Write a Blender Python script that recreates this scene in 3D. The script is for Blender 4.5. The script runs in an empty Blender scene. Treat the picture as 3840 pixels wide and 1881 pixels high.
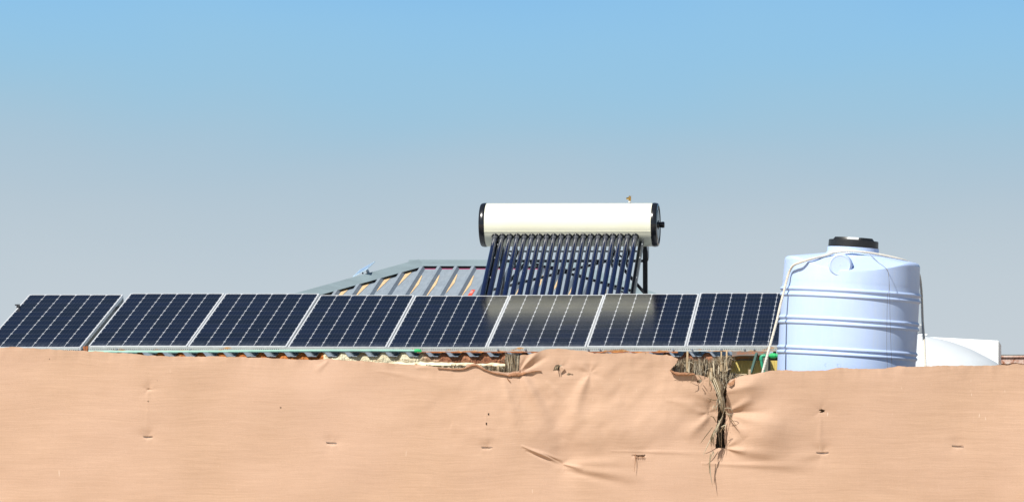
import bpy, math, random
import numpy as np
from mathutils import Vector, Matrix
R = math.radians
random.seed(7); rng = np.random.default_rng(7)
SC = bpy.context.scene
COL = SC.collection

# ------------------------------------------------------------------ camera, sky, sun, exposure
F, CX, HY, EYE = 14300.0, 3657.0, 1500.0, 1.7      # focal length in photo pixels, optical axis, eye height
cam = bpy.data.cameras.new("camera"); co = bpy.data.objects.new("camera", cam); COL.objects.link(co)
co.location = (0, 0, EYE); co.rotation_euler = (R(90), 0, 0)
cam.sensor_width = 36; cam.lens = F / 3840 * 36
cam.shift_x = -(CX - 1920) / 3840; cam.shift_y = (HY - 940.5) / 3840
cam.clip_start = 0.5; cam.clip_end = 20000
SC.camera = co
SC.view_settings.view_transform = 'Standard'; SC.view_settings.look = 'None'
SC.view_settings.gamma = 1; SC.view_settings.exposure = 0.62
EXPO = 2 ** 0.62
SUN_AZ, SUN_EL = R(31), R(48)
sd = bpy.data.lights.new("sun", 'SUN'); sd.energy = 4.3; sd.angle = R(0.53); sd.color = (1, .955, .87)
so = bpy.data.objects.new("sun", sd); COL.objects.link(so); so.location = (-20, -20, 30)
sv = Vector((-math.sin(SUN_AZ) * math.cos(SUN_EL), -math.cos(SUN_AZ) * math.cos(SUN_EL), math.sin(SUN_EL)))
so.rotation_euler = sv.to_track_quat('Z', 'Y').to_euler()
W = bpy.data.worlds.new("World"); SC.world = W; W.use_nodes = True
nt = W.node_tree; nt.nodes.clear()
out = nt.nodes.new('ShaderNodeOutputWorld'); bg = nt.nodes.new('ShaderNodeBackground')
sky = nt.nodes.new('ShaderNodeTexSky'); sky.sky_type = 'NISHITA'; sky.sun_disc = False
sky.sun_elevation = SUN_EL; sky.sun_rotation = R(180) + SUN_AZ; sky.air_density = 1; sky.dust_density = .8; sky.ozone_density = 1.5
tc = nt.nodes.new('ShaderNodeTexCoord'); sx = nt.nodes.new('ShaderNodeSeparateXYZ')
nt.links.new(tc.outputs['Generated'], sx.inputs[0])
SKYS = 0.05
mul = nt.nodes.new('ShaderNodeVectorMath'); mul.operation = 'SCALE'; mul.inputs['Scale'].default_value = SKYS
nt.links.new(sky.outputs[0], mul.inputs[0])
def s2l(c): return tuple((x / 255 / 12.92 if x <= 10 else ((x / 255 + .055) / 1.055) ** 2.4) for x in c)
ramp = nt.nodes.new('ShaderNodeValToRGB'); ramp.color_ramp.interpolation = 'B_SPLINE'
mr = nt.nodes.new('ShaderNodeMapRange'); mr.inputs['From Min'].default_value = 0; mr.inputs['From Max'].default_value = .16
# soft uneven dust in the air low down
nz = nt.nodes.new('ShaderNodeTexNoise'); nz.inputs['Scale'].default_value = 9; nz.inputs['Detail'].default_value = 2
mpn = nt.nodes.new('ShaderNodeMapping'); mpn.inputs['Scale'].default_value = (1, 1, 2.2)
nt.links.new(tc.outputs['Generated'], mpn.inputs[0]); nt.links.new(mpn.outputs[0], nz.inputs['Vector'])
ad = nt.nodes.new('ShaderNodeMath'); ad.operation = 'MULTIPLY_ADD'; ad.inputs[1].default_value = .024; ad.inputs[2].default_value = -.012
nt.links.new(nz.outputs[0], ad.inputs[0])
ad2 = nt.nodes.new('ShaderNodeMath'); ad2.operation = 'ADD'
nt.links.new(sx.outputs['Z'], ad2.inputs[0]); nt.links.new(ad.outputs[0], ad2.inputs[1])
nt.links.new(ad2.outputs[0], mr.inputs['Value']); nt.links.new(mr.outputs[0], ramp.inputs[0])
def zpos(py): return min(1, ((HY - py) / F) / .16)
stops = [(zpos(1350), (199, 208, 215)), (zpos(1050), (192, 205, 214)), (zpos(800), (183, 200, 212)), (zpos(600), (172, 197, 214)),
         (zpos(420), (159, 197, 220)), (zpos(220), (149, 197, 228)), (zpos(0), (141, 195, 235)), (1.0, (118, 178, 230))]
el = ramp.color_ramp.elements
while len(el) < len(stops): el.new(.5)
for e, (p, c) in zip(el, stops):
    e.position = p; e.color = tuple(v / EXPO for v in s2l(c)) + (1,)
mx = nt.nodes.new('ShaderNodeMix'); mx.data_type = 'RGBA'
mr2 = nt.nodes.new('ShaderNodeMapRange'); mr2.inputs['From Min'].default_value = .11; mr2.inputs['From Max'].default_value = .26
nt.links.new(sx.outputs['Z'], mr2.inputs['Value']); nt.links.new(mr2.outputs[0], mx.inputs['Factor'])
nt.links.new(ramp.outputs[0], mx.inputs['A']); nt.links.new(mul.outputs[0], mx.inputs['B'])
nt.links.new(mx.outputs['Result'], bg.inputs['Color']); bg.inputs['Strength'].default_value = 1
nt.links.new(bg.outputs[0], out.inputs[0])

def P(px, py, Y):                                   # a place seen at that point of the photo, Y metres away
    return Vector(((px - CX) / F * Y, Y, EYE - (py - HY) / F * Y))
def wx(px, Y): return (px - CX) / F * Y
def wz(py, Y): return EYE - (py - HY) / F * Y

# ------------------------------------------------------------------ materials
class NB:
    def __init__(s, name):
        s.m = bpy.data.materials.new(name); s.m.use_nodes = True; s.t = s.m.node_tree
        s.b = s.t.nodes['Principled BSDF']; s.co = None
    def coord(s, kind='Object'):
        n = s.t.nodes.new('ShaderNodeTexCoord'); return n.outputs[kind]
    def mapping(s, src, scale=(1, 1, 1), rot=(0, 0, 0), loc=(0, 0, 0)):
        n = s.t.nodes.new('ShaderNodeMapping'); n.inputs['Scale'].default_value = scale
        n.inputs['Rotation'].default_value = rot; n.inputs['Location'].default_value = loc
        s.t.links.new(src, n.inputs[0]); return n.outputs[0]
    def noise(s, src, scale=5, detail=4, rough=.55, dist=0):
        n = s.t.nodes.new('ShaderNodeTexNoise'); n.inputs['Scale'].default_value = scale; n.inputs['Detail'].default_value = detail
        n.inputs['Roughness'].default_value = rough; n.inputs['Distortion'].default_value = dist
        s.t.links.new(src, n.inputs['Vector']); return n.outputs[0]
    def ramp(s, src, stops, interp='LINEAR'):
        n = s.t.nodes.new('ShaderNodeValToRGB'); n.color_ramp.interpolation = interp
        e = n.color_ramp.elements
        while len(e) < len(stops): e.new(.5)
        for q, (p, c) in zip(e, stops):
            q.position = p; q.color = (c, c, c, 1) if isinstance(c, (int, float)) else tuple(c) + (1,)
        s.t.links.new(src, n.inputs[0]); return n.outputs[0]
    def mix(s, f, a, b, mode='MIX'):
        n = s.t.nodes.new('ShaderNodeMix'); n.data_type = 'RGBA'; n.blend_type = mode
        for key, v in (('Factor', f), ('A', a), ('B', b)):
            if hasattr(v, 'is_output'): s.t.links.new(v, n.inputs[key] if key == 'Factor' else [i for i in n.inputs if i.name == key and i.type == 'RGBA'][0])
            elif key == 'Factor': n.inputs[0].default_value = v
            else: [i for i in n.inputs if i.name == key and i.type == 'RGBA'][0].default_value = (v, v, v, 1) if isinstance(v, (int, float)) else tuple(v) + (1,)
        return n.outputs['Result'] if False else [o for o in n.outputs if o.type == 'RGBA'][0]
    def math(s, op, a, b=None, c=None):
        n = s.t.nodes.new('ShaderNodeMath'); n.operation = op
        for i, v in enumerate((a, b, c)):
            if v is None: continue
            if hasattr(v, 'is_output'): s.t.links.new(v, n.inputs[i])
            else: n.inputs[i].default_value = v
        return n.outputs[0]
    def sep(s, src):
        n = s.t.nodes.new('ShaderNodeSeparateXYZ'); s.t.links.new(src, n.inputs[0]); return n.outputs
    def set(s, key, v):
        if hasattr(v, 'is_output'): s.t.links.new(v, s.b.inputs[key])
        else: s.b.inputs[key].default_value = tuple(v) + (1,) if isinstance(v, tuple) and len(v) == 3 and s.b.inputs[key].type == 'RGBA' else v
    def bump(s, h, strength=.3, dist=.01):
        n = s.t.nodes.new('ShaderNodeBump'); n.inputs['Strength'].default_value = strength; n.inputs['Distance'].default_value = dist
        s.t.links.new(h, n.inputs['Height']); s.t.links.new(n.outputs[0], s.b.inputs['Normal'])

def plain(name, col, rough=.5, metal=0, var=.12, scale=12, bump=0, spec=.5, stretch=(1, 1, 1)):
    b = NB(name); v = b.mapping(b.coord(), stretch)
    n = b.noise(v, scale, 5, .6)
    lo = tuple(c * (1 - var) for c in col); hi = tuple(min(1, c * (1 + var)) for c in col)
    b.set('Base Color', b.ramp(n, [(.3, lo), (.7, hi)])); b.set('Roughness', rough); b.set('Metallic', metal)
    b.set('Specular IOR Level', spec)
    if bump: b.bump(n, bump, .01)
    return b.m
M = {}
M['frame'] = plain('aluminium frame', (.74, .76, .78), .38, .35, .06, 30)
M['backing'] = plain('grey sheet', (.2, .22, .24), .6)
M['drumwhite'] = None
M['black'] = plain('black plastic', (.010, .011, .014), .22, 0, .2, 20)
M['lidblack'] = plain('matt black lid', (.012, .013, .014), .42, 0, .2, 20)
M['blacksteel'] = plain('dark painted steel', (.02, .021, .026), .35, .1, .3, 18)
M['railsteel'] = plain('charcoal channel', (.065, .075, .085), .35, .5, .25, 25)
M['greysteel'] = plain('bracket steel', (.34, .37, .41), .4, .6, .1, 15)
M['brass'] = plain('brass', (.55, .36, .12), .3, .9, .25, 90)
M['domewhite'] = plain('white tank shell', (.58, .62, .65), .5, 0, .05, 2)
M['white'] = plain('white plastic', (.8, .82, .82), .45, 0, .03, 3)
M['wood'] = plain('weathered wood', (.42, .32, .2), .85, 0, .35, 14, .3, stretch=(6, 6, 1))
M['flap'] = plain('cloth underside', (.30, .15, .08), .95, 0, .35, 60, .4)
M['rope'] = plain('cotton rope', (.62, .58, .50), .9, 0, .15, 60, .3)
M['thread'] = plain('thin wire', (.09, .08, .085), .6)
M['palepipe'] = plain('sun bleached green pipe', (.25, .43, .35), .5, 0, .1, 4, stretch=(1, 4, 4))
M['greencap'] = plain('bright green fitting', (.02, .42, .12), .35, 0, .15, 30)
M['greenpipe'] = plain('green water pipe', (.03, .28, .15), .4, 0, .15, 12)
M['dark'] = plain('black gap shade', (.012, .006, .01), .9)  # near-black that stands in for the shade under the ridge caps
M['magenta'] = plain('magenta sealing strip', (.35, .02, .12), .6)
M['tan'] = plain('tan peeled film', (.60, .43, .24), .6, 0, .15, 8)
M['redtape'] = plain('red tape', (.75, .07, .03), .5, 0, .15, 15)
M['ridgecap'] = plain('pale ridge metal', (.27, .345, .37), .5, .35, .10, 2.2, stretch=(1, 3, 3))
M['bolt'] = plain('zinc bolt', (.45, .47, .5), .35, .8, .1, 50)
M['concrete'] = plain('concrete', (.4, .37, .33), .9, 0, .2, 6, .3)

def sheet_mat(name, base, rust=0.0):
    b = NB(name); o = b.coord()
    n = b.noise(b.mapping(o, (6, .7, 6)), 4, 6, .65); n2 = b.noise(o, 1.6, 3)
    c = b.mix(b.ramp(n, [(.3, 0.0), (.75, 1.0)]), tuple(x * .90 for x in base), tuple(x * 1.06 for x in base))
    c = b.mix(b.math('MULTIPLY', b.ramp(n2, [(.5, 0.0), (.8, 1.0)]), .15), c, (.42, .38, .32))
    if rust:
        r = b.noise(b.mapping(o, (5, 1.2, 5)), 3, 8, .7)
        c = b.mix(b.ramp(r, [(1 - rust - .04, 0.0), (1 - rust + .04, 1.0)]), c, (.3, .1, .035))
    b.set('Base Color', c); b.set('Roughness', b.ramp(n, [(.3, .5), (.7, .7)])); b.set('Metallic', 0.0 if rust else .2)
    return b.m
M['sheet'] = sheet_mat('blue grey roof sheet', (.27, .32, .37))
M['eavesheet'] = sheet_mat('grey sandwich sheet', (.44, .49, .54), .34)

def foam_mat():
    b = NB('peeling foam edge'); o = b.coord(); s = b.sep(o)
    n = b.noise(b.mapping(o, (1.0, 1, 2.2)), 9, 9, .7, .6); n2 = b.noise(b.mapping(o, (1, 1, 1.5)), 26, 6, .7)
    # orange foam in one stretch of the edge, cream paint flaking off further along, brown after that (metres along the eave)
    x0 = b.math('MULTIPLY_ADD', b.noise(o, 4, 2), .5, s[0])
    fx = b.ramp(b.math('MULTIPLY_ADD', x0, .1, 1.0), [(.0, 0.0), (1, 1.0)])
    org = b.ramp(n, [(.25, (.10, .03, .012)), (.45, (.42, .13, .03)), (.62, (.62, .24, .06)), (.8, (.3, .09, .03))])
    cre = b.ramp(n, [(.3, (.12, .05, .025)), (.38, (.48, .36, .22)), (.5, (.72, .66, .47)), (.8, (.78, .74, .58))])
    brn = b.ramp(n, [(.3, (.07, .03, .02)), (.5, (.34, .14, .07)), (.68, (.5, .26, .15)), (.8, (.6, .45, .3))])
    e1 = wx(1212, 37.85) - wx(1400, 39); e2 = wx(1640, 37.85) - wx(1400, 39)
    f1 = b.math('GREATER_THAN', s[0], e1); f2 = b.ramp(b.math('MULTIPLY_ADD', b.math('SUBTRACT', x0, e2), 2.0, .1), [(.2, 0.0), (.7, 1.0)])
    c = b.mix(f1, org, cre); c = b.mix(f2, c, brn)
    b.set('Base Color', c); b.set('Roughness', .9); b.bump(n2, .8, .02)
    return b.m
M['foam'] = foam_mat()
def lip_mat():
    b = NB('cream flaking lip'); o = b.coord()
    n = b.noise(b.mapping(o, (1, 1, 1.5)), 16, 8, .7)
    b.set('Base Color', b.ramp(n, [(.32, (.25, .1, .05)), (.42, (.6, .5, .33)), (.55, (.78, .72, .52)), (1, (.8, .77, .62))])); b.set('Roughness', .85); b.bump(n, .5, .01)
    return b.m
M['lip'] = lip_mat()
def wall_mat():
    b = NB('yellow ribbed wall'); o = b.coord(); s = b.sep(o)
    w = b.math('SINE', b.math('MULTIPLY', s[0], 420)); n = b.noise(b.mapping(o, (4, 4, .8)), 3, 5)
    c = b.mix(b.ramp(n, [(.35, 0.0), (.7, 1.0)]), (.62, .47, .13), (.74, .62, .22))
    c = b.mix(b.ramp(w, [(.0, .35), (.25, 0.0)]), c, (.4, .3, .09))
    b.set('Base Color', c); b.set('Roughness', .55); b.bump(w, .5, .004)
    return b.m
M['wall'] = wall_mat()
def rust_mat(name, a, c2, thr=.5, sc=6):
    b = NB(name); o = b.coord(); n = b.noise(b.mapping(o, (1.4, 1.4, 1)), sc, 9, .72, .4)
    b.set('Base Color', b.ramp(n, [(thr - .12, a), (thr, c2), (thr + .12, (.28, .09, .03)), (thr + .3, (.12, .05, .03))])); b.set('Roughness', .85); b.bump(n, .5, .02)
    return b.m
M['rusty'] = rust_mat('rusting paint', (.62, .55, .5), (.52, .36, .3), .5, 9)
M['rustpost'] = rust_mat('rust patch', (.5, .3, .12), (.5, .17, .04), .4, 12)
M['darkrust'] = rust_mat('dark rusted flashing', (.10, .09, .085), (.14, .11, .09), .5, 4)
M['zincrust'] = rust_mat('grey zinc with rust', (.2, .21, .2), (.16, .15, .13), .6, 5)

def rail_mat():
    b = NB('slotted zinc angle'); o = b.coord(); s = b.sep(o)
    u = b.math('SUBTRACT', b.math('FRACT', b.math('MULTIPLY', s[0], 1 / .0212)), .5)
    v = b.math('MULTIPLY', s[2], 1 / .0212)
    d = b.math('SQRT', b.math('ADD', b.math('POWER', u, 2), b.math('POWER', v, 2)))
    hole = b.ramp(d, [(.24, 1.0), (.30, 0.0)])
    vis = b.ramp(b.noise(b.mapping(o, (1, 1, 1)), .9, 2), [(.42, .25), (.52, 1.0)])
    n = b.noise(b.mapping(o, (1.2, 1, 5)), 3.2, 8, .7, .3)
    zf = b.math('MULTIPLY_ADD', s[2], -3.2, n)
    rust = b.ramp(zf, [(.58, 0.0), (.64, 1.0)])
    fleck = b.noise(b.mapping(o, (2, 1, 3)), 14, 6, .7)
    c = b.mix(b.ramp(fleck, [(.3, 0.0), (.7, 1.0)]), (.30, .32, .31), (.44, .46, .44))
    c = b.mix(rust, c, b.ramp(fleck, [(.35, (.25, .09, .04)), (.55, (.48, .24, .07)), (.7, (.55, .4, .2))]))
    c = b.mix(b.math('MULTIPLY', hole, vis), c, (.02, .02, .02))
    b.set('Base Color', c); b.set('Roughness', .5); b.set('Metallic', .2); b.bump(fleck, .2, .005)
    return b.m
M['rail'] = rail_mat()

def cell_mat():
    b = NB('solar cells under glass'); o = b.coord(); s = b.sep(o)
    W_, L_ = .962, 1.972
    u = b.math('MULTIPLY', b.math('ADD', s[0], W_ / 2), 6 / W_); v = b.math('MULTIPLY', b.math('ADD', s[1], L_ / 2), 12 / L_)
    au = b.math('ABSOLUTE', b.math('SUBTRACT', b.math('FRACT', u), .5)); av = b.math('ABSOLUTE', b.math('SUBTRACT', b.math('FRACT', v), .5))
    gu = b.ramp(au, [(.486, 0.0), (.49, 1.0)]); gv = b.math('MULTIPLY', b.ramp(av, [(.486, 0.0), (.49, 1.0)]), .18)
    cor = b.ramp(b.math('ADD', au, av), [(.908, 0.0), (.916, 1.0)])
    # five thin bus bars per cell
    bb = b.math('ABSOLUTE', b.math('SUBTRACT', b.math('FRACT', b.math('MULTIPLY', u, 5)), .5))
    bar = b.math('MULTIPLY', b.ramp(bb, [(.035, 1.0), (.05, 0.0)]), .38)
    oi = b.t.nodes.new('ShaderNodeObjectInfo').outputs['Random']
    cellid = b.t.nodes.new('ShaderNodeTexWhiteNoise'); cellid.noise_dimensions = '3D'
    cb = b.t.nodes.new('ShaderNodeCombineXYZ'); b.t.links.new(b.math('FLOOR', u), cb.inputs[0]); b.t.links.new(b.math('FLOOR', v), cb.inputs[1]); b.t.links.new(oi, cb.inputs[2])
    b.t.links.new(cb.outputs[0], cellid.inputs['Vector'])
    c = b.mix(cellid.outputs['Value'], (.0006, .0015, .006), (.0015, .003, .014))
    c = b.mix(bar, c, (.055, .065, .09))
    line = b.math('MAXIMUM', b.math('MAXIMUM', gu, gv), cor)
    c = b.mix(line, c, (.55, .57, .60))
    # dust washed down towards the lower edge and fine spots
    vo = b.t.nodes.new('ShaderNodeVectorMath'); vo.operation = 'ADD'
    b.t.links.new(o, vo.inputs[0])
    cb2 = b.t.nodes.new('ShaderNodeCombineXYZ'); b.t.links.new(b.math('MULTIPLY', oi, 37), cb2.inputs[0]); b.t.links.new(cb2.outputs[0], vo.inputs[1])
    n = b.noise(b.mapping(vo.outputs[0], (26, 3.5, 1)), 2, 7, .7); n2 = b.noise(vo.outputs[0], 2.6, 4, .6)
    low = b.math('SUBTRACT', .86, b.math('MULTIPLY', b.math('ADD', s[1], L_ / 2), 5.0))
    low = b.math('MAXIMUM', low, 0.0)
    dust = b.math('MULTIPLY', b.math('MULTIPLY', low, b.ramp(n, [(.36, 0.0), (.66, 1.0)])), .26)
    film = b.math('MULTIPLY', b.ramp(n2, [(.45, 0.0), (.8, 1.0)]), .008)
    sp = b.t.nodes.new('ShaderNodeTexVoronoi'); sp.inputs['Scale'].default_value = 5; b.t.links.new(b.mapping(vo.outputs[0], (1, .5, 1)), sp.inputs['Vector'])
    spot = b.math('MULTIPLY', b.ramp(sp.outputs['Distance'], [(.018, 1.0), (.03, 0.0)]), .6)
    c = b.mix(b.math('MAXIMUM', b.math('ADD', dust, film), spot), c, (.36, .40, .46))
    b.set('Base Color', c)
    b.set('Roughness', b.math('ADD', b.math('MULTIPLY', dust, .6), b.ramp(n2, [(.3, .13), (.8, .18)])))
    b.set('IOR', 1.42)
    return b.m
M['cells'] = cell_mat()

def drum_mat():
    b = NB('cream enamel'); o = b.coord()
    n = b.noise(o, 3, 4); n2 = b.noise(b.mapping(o, (20, 6, 6)), 4, 3)
    c = b.mix(b.ramp(n, [(.4, 0.0), (.8, 1.0)]), (.76, .76, .62), (.74, .73, .58))
    c = b.mix(b.math('MULTIPLY', b.ramp(n2, [(.74, 0.0), (.78, 1.0)]), .5), c, (.35, .33, .25))
    b.set('Base Color', c); b.set('Roughness', .3); return b.m
M['drumwhite'] = drum_mat()
def tube_mat():
    b = NB('evacuated glass tube'); o = b.coord(); n = b.noise(o, 18, 5, .7)
    oi = b.t.nodes.new('ShaderNodeObjectInfo').outputs['Random']
    c = b.mix(b.math('MULTIPLY', oi, .5), (.003, .009, .042), (.006, .007, .018))
    c = b.mix(b.math('MULTIPLY', b.ramp(n, [(.6, 0.0), (.8, 1.0)]), .12), c, (.4, .42, .45))
    b.set('Base Color', c); b.set('Roughness', .2); b.set('Coat Weight', 1.0); b.set('Coat Roughness', .06); b.set('Specular IOR Level', .8); return b.m
M['tube'] = tube_mat()
M['tubetop'] = plain('silvered tube neck', (.12, .13, .15), .22, .6, .2, 25)
def bluetank_mat():
    b = NB('pale blue polyethylene'); o = b.coord()
    n = b.noise(o, 1.6, 4); n2 = b.noise(b.mapping(o, (8, 8, .6)), 4, 6, .6); n3 = b.noise(b.mapping(o, (1, 1, 1)), 60, 3)
    c = b.mix(b.ramp(n, [(.3, 0.0), (.7, 1.0)]), (.42, .55, .83), (.48, .60, .85))
    c = b.mix(b.math('MULTIPLY', b.ramp(n2, [(.5, 0.0), (.8, 1.0)]), .3), c, (.55, .62, .7))
    b.set('Base Color', c); b.set('Roughness', .42); b.bump(n3, .06, .003)
    b.set('Subsurface Weight', .05); b.set('Subsurface Radius', (.03, .04, .08)); b.set('Subsurface Scale', .5)
    return b.m
M['bluetank'] = bluetank_mat()

def cloth_mat():
    b = NB('faded peach shade cloth'); o = b.coord(); s = b.sep(o)
    warp = b.noise(o, 1.1, 3)
    wv = b.t.nodes.new('ShaderNodeVectorMath'); wv.operation = 'ADD'
    cb = b.t.nodes.new('ShaderNodeCombineXYZ'); b.t.links.new(b.math('MULTIPLY', warp, .12), cb.inputs[2])
    b.t.links.new(o, wv.inputs[0]); b.t.links.new(cb.outputs[0], wv.inputs[1]); ow = wv.outputs[0]
    st = b.noise(b.mapping(ow, (.9, 1, 34)), 2.2, 5, .7)          # woven bands running along the cloth
    st2 = b.noise(b.mapping(ow, (5, 1, 140)), 2.0, 4, .75)
    bl = b.noise(b.mapping(o, (1, 1, 1)), .9, 4)
    gr = b.noise(b.mapping(o, (1, 1, 1)), 150, 2, .8)
    vt = b.noise(b.mapping(o, (90, 1, 3)), 2.0, 3)
    c = b.mix(b.ramp(st, [(.3, 0.0), (.7, 1.0)]), (.425, .282, .196), (.52, .353, .25))
    c = b.mix(b.math('MULTIPLY', b.ramp(st2, [(.42, 1.0), (.5, 0.0)]), .22), c, (.37, .25, .17))
    c = b.mix(b.math('MULTIPLY', b.ramp(bl, [(.35, 0.0), (.7, 1.0)]), .5), c, (.56, .385, .295))
    c = b.mix(b.math('MULTIPLY', b.ramp(vt, [(.5, 0.0), (.75, 1.0)]), .16), c, (.60, .42, .33))
    c = b.mix(b.math('MULTIPLY', b.ramp(gr, [(.3, 1.0), (.55, 0.0)]), .30), c, (.34, .22, .15))
    # tighter woven, slightly pinker selvedge is left to the light; pale snagged threads and scuffs
    sc = b.noise(b.mapping(o, (34, 1, 5.5), rot=(0, R(-6), 0)), 1.0, 2, .5); ms = b.noise(b.mapping(o, (1, 1, 1), loc=(3, 0, 5)), .8, 2)
    sc = b.math('MULTIPLY', b.ramp(sc, [(.735, 0.0), (.76, 1.0)]), b.ramp(ms, [(.45, 0.0), (.6, 1.0)]))
    c = b.mix(b.math('MULTIPLY', sc, .55), c, (.72, .60, .48))
    bd = b.noise(b.mapping(o, (1, 1, .6), loc=(8, 0, 2)), 26, 1, .4)
    c = b.mix(b.math('MULTIPLY', b.ramp(bd, [(.83, 0.0), (.85, 1.0)]), .8), c, (.06, .045, .035))
    # old palm stains: a pale vertical rub mark over each post
    b.set('Base Color', c); b.set('Roughness', .95); b.set('Specular IOR Level', .15)
    h = b.math('ADD', b.math('MULTIPLY', st, .6), b.math('MULTIPLY', gr, .35)); b.bump(h, .22, .012)
    return b.m
M['cloth'] = cloth_mat()
def frond_mat():
    b = NB('dry palm leaf'); g = b.t.nodes.new('ShaderNodeNewGeometry').outputs['Random Per Island']; n = b.noise(b.mapping(b.coord(), (60, 60, 6)), 3, 4)
    oi = b.t.nodes.new('ShaderNodeObjectInfo').outputs['Random']; g = b.math('FRACT', b.math('ADD', b.math('MULTIPLY', oi, 7.3), g))
    c = b.ramp(g, [(.0, (.045, .03, .018)), (.3, (.15, .10, .055)), (.55, (.27, .20, .115)), (.8, (.34, .30, .23)), (1, (.66, .58, .42))])
    c = b.mix(b.math('MULTIPLY', b.ramp(n, [(.35, 1.0), (.6, 0.0)]), .35), c, (.12, .09, .06))
    b.set('Base Color', c); b.set('Roughness', .7); return b.m
M['frond'] = frond_mat()
def ground_mat():
    b = NB('sand ground'); o = b.coord(); n = b.noise(o, .6, 8, .65); n2 = b.noise(o, 14, 6)
    c = b.mix(b.ramp(n, [(.3, 0.0), (.7, 1.0)]), (.42, .33, .22), (.52, .42, .30)); b.set('Base Color', c); b.set('Roughness', .95); b.bump(n2, .4, .03)
    return b.m
M['ground'] = ground_mat()

# ------------------------------------------------------------------ mesh helpers
OFF = {}
def tag(o, label=None, cat=None, group=None, kind=None):
    if label: o['label'] = label
    if cat: o['category'] = cat
    if group: o['group'] = group
    if kind: o['kind'] = kind
    return o
def empty(name, loc, label, cat, group=None, rot=(0, 0, 0)):
    o = bpy.data.objects.new(name, None); COL.objects.link(o); o.location = loc; o.rotation_euler = rot
    o.empty_display_size = .2; OFF[o.name] = Vector(loc); return tag(o, label, cat, group)

class MB:
    def __init__(s): s.v = []; s.f = []; s.mi = []
    def add(s, vs, fs, mi=0):
        k = len(s.v); s.v += [tuple(v) for v in vs]; s.f += [tuple(i + k for i in f) for f in fs]; s.mi += [mi] * len(fs); return s
    def box(s, a, b, mi=0, rot=None, c=None):
        x0, y0, z0 = a; x1, y1, z1 = b
        vs = [Vector(p) for p in ((x0, y0, z0), (x1, y0, z0), (x1, y1, z0), (x0, y1, z0), (x0, y0, z1), (x1, y0, z1), (x1, y1, z1), (x0, y1, z1))]
        if rot is not None:
            c = Vector(c) if c is not None else (Vector(a) + Vector(b)) / 2
            vs = [rot @ (v - c) + c for v in vs]
        return s.add(vs, [(0, 3, 2, 1), (4, 5, 6, 7), (0, 1, 5, 4), (1, 2, 6, 5), (2, 3, 7, 6), (3, 0, 4, 7)], mi)
    def bar(s, a, b, w, d, mi=0, up=(0, 0, 1)):
        a, b = Vector(a), Vector(b); t = (b - a).normalized(); u = Vector(up)
        if abs(t.dot(u)) > .98: u = Vector((0, 1, 0))
        sx_ = t.cross(u).normalized(); sy_ = sx_.cross(t)
        vs = [p + sx_ * w / 2 * i + sy_ * d / 2 * j for p in (a, b) for i, j in ((-1, -1), (1, -1), (1, 1), (-1, 1))]
        return s.add(vs, [(0, 1, 2, 3), (7, 6, 5, 4), (0, 4, 5, 1), (1, 5, 6, 2), (2, 6, 7, 3), (3, 7, 4, 0)], mi)
    def tube(s, pts, r, n=12, caps=True, mi=0):
        pts = [Vector(p) for p in pts]; m = len(pts); rs = r if isinstance(r, (list, tuple)) else [r] * m
        vs = []; u = None
        for i, p in enumerate(pts):
            t = (pts[min(i + 1, m - 1)] - pts[max(i - 1, 0)]).normalized()
            if u is None: u = t.orthogonal().normalized()
            u = (u - t * u.dot(t)).normalized(); w = t.cross(u)
            vs += [p + (u * math.cos(2 * math.pi * k / n) + w * math.sin(2 * math.pi * k / n)) * rs[i] for k in range(n)]
        fs = [(i * n + k, i * n + (k + 1) % n, (i + 1) * n + (k + 1) % n, (i + 1) * n + k) for i in range(m - 1) for k in range(n)]
        if caps: fs += [tuple(range(n))[::-1], tuple((m - 1) * n + k for k in range(n))]
        return s.add(vs, fs, mi)
    def lathe(s, prof, n=48, M4=None, mi=0):               # prof: (radius, height) pairs round local Z
        vs = []; M4 = M4 or Matrix()
        for r, z in prof: vs += [M4 @ Vector((r * math.cos(2 * math.pi * k / n), r * math.sin(2 * math.pi * k / n), z)) for k in range(n)]
        m = len(prof)
        fs = [(i * n + k, i * n + (k + 1) % n, (i + 1) * n + (k + 1) % n, (i + 1) * n + k) for i in range(m - 1) for k in range(n)]
        if prof[0][0] > 1e-6: fs.append(tuple(range(n))[::-1])
        if prof[-1][0] > 1e-6: fs.append(tuple((m - 1) * n + k for k in range(n)))
        return s.add(vs, fs, mi)
    def build(s, name, mat, parent=None, smooth=None, bevel=0, local=False, own=None):
        off = Vector((0, 0, 0))
        if parent is not None and not local: off = OFF[parent.name]
        if own is not None: off = Vector(own)
        me = bpy.data.meshes.new(name); me.from_pydata([Vector(v) - off for v in s.v], [], s.f)
        for m in (mat if isinstance(mat, (list, tuple)) else [mat]): me.materials.append(m)
        if any(s.mi): me.polygons.foreach_set('material_index', s.mi)
        me.validate(); me.update()
        if smooth is not None:
            me.shade_smooth(); me.set_sharp_from_angle(angle=R(smooth))
        o = bpy.data.objects.new(name, me); COL.objects.link(o)
        if parent is not None:
            o.parent = parent; OFF[o.name] = OFF[parent.name] if not local else Vector((0, 0, 0))
        elif own is not None: o.location = own; OFF[o.name] = Vector(own)
        else: OFF[o.name] = Vector((0, 0, 0))
        if bevel:
            bv = o.modifiers.new('bevel', 'BEVEL'); bv.width = bevel; bv.segments = 2; bv.limit_method = 'ANGLE'; bv.angle_limit = R(40)
        return o
def copy_tree(o, parent=None):
    c = o.copy(); COL.objects.link(c); c.parent = parent
    for ch in list(o.children): copy_tree(ch, c)
    return c
def axis_to(d, loc):                                     # matrix taking local Z to direction d
    return Matrix.Translation(Vector(loc)) @ Vector(d).to_track_quat('Z', 'Y').to_matrix().to_4x4()

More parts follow.
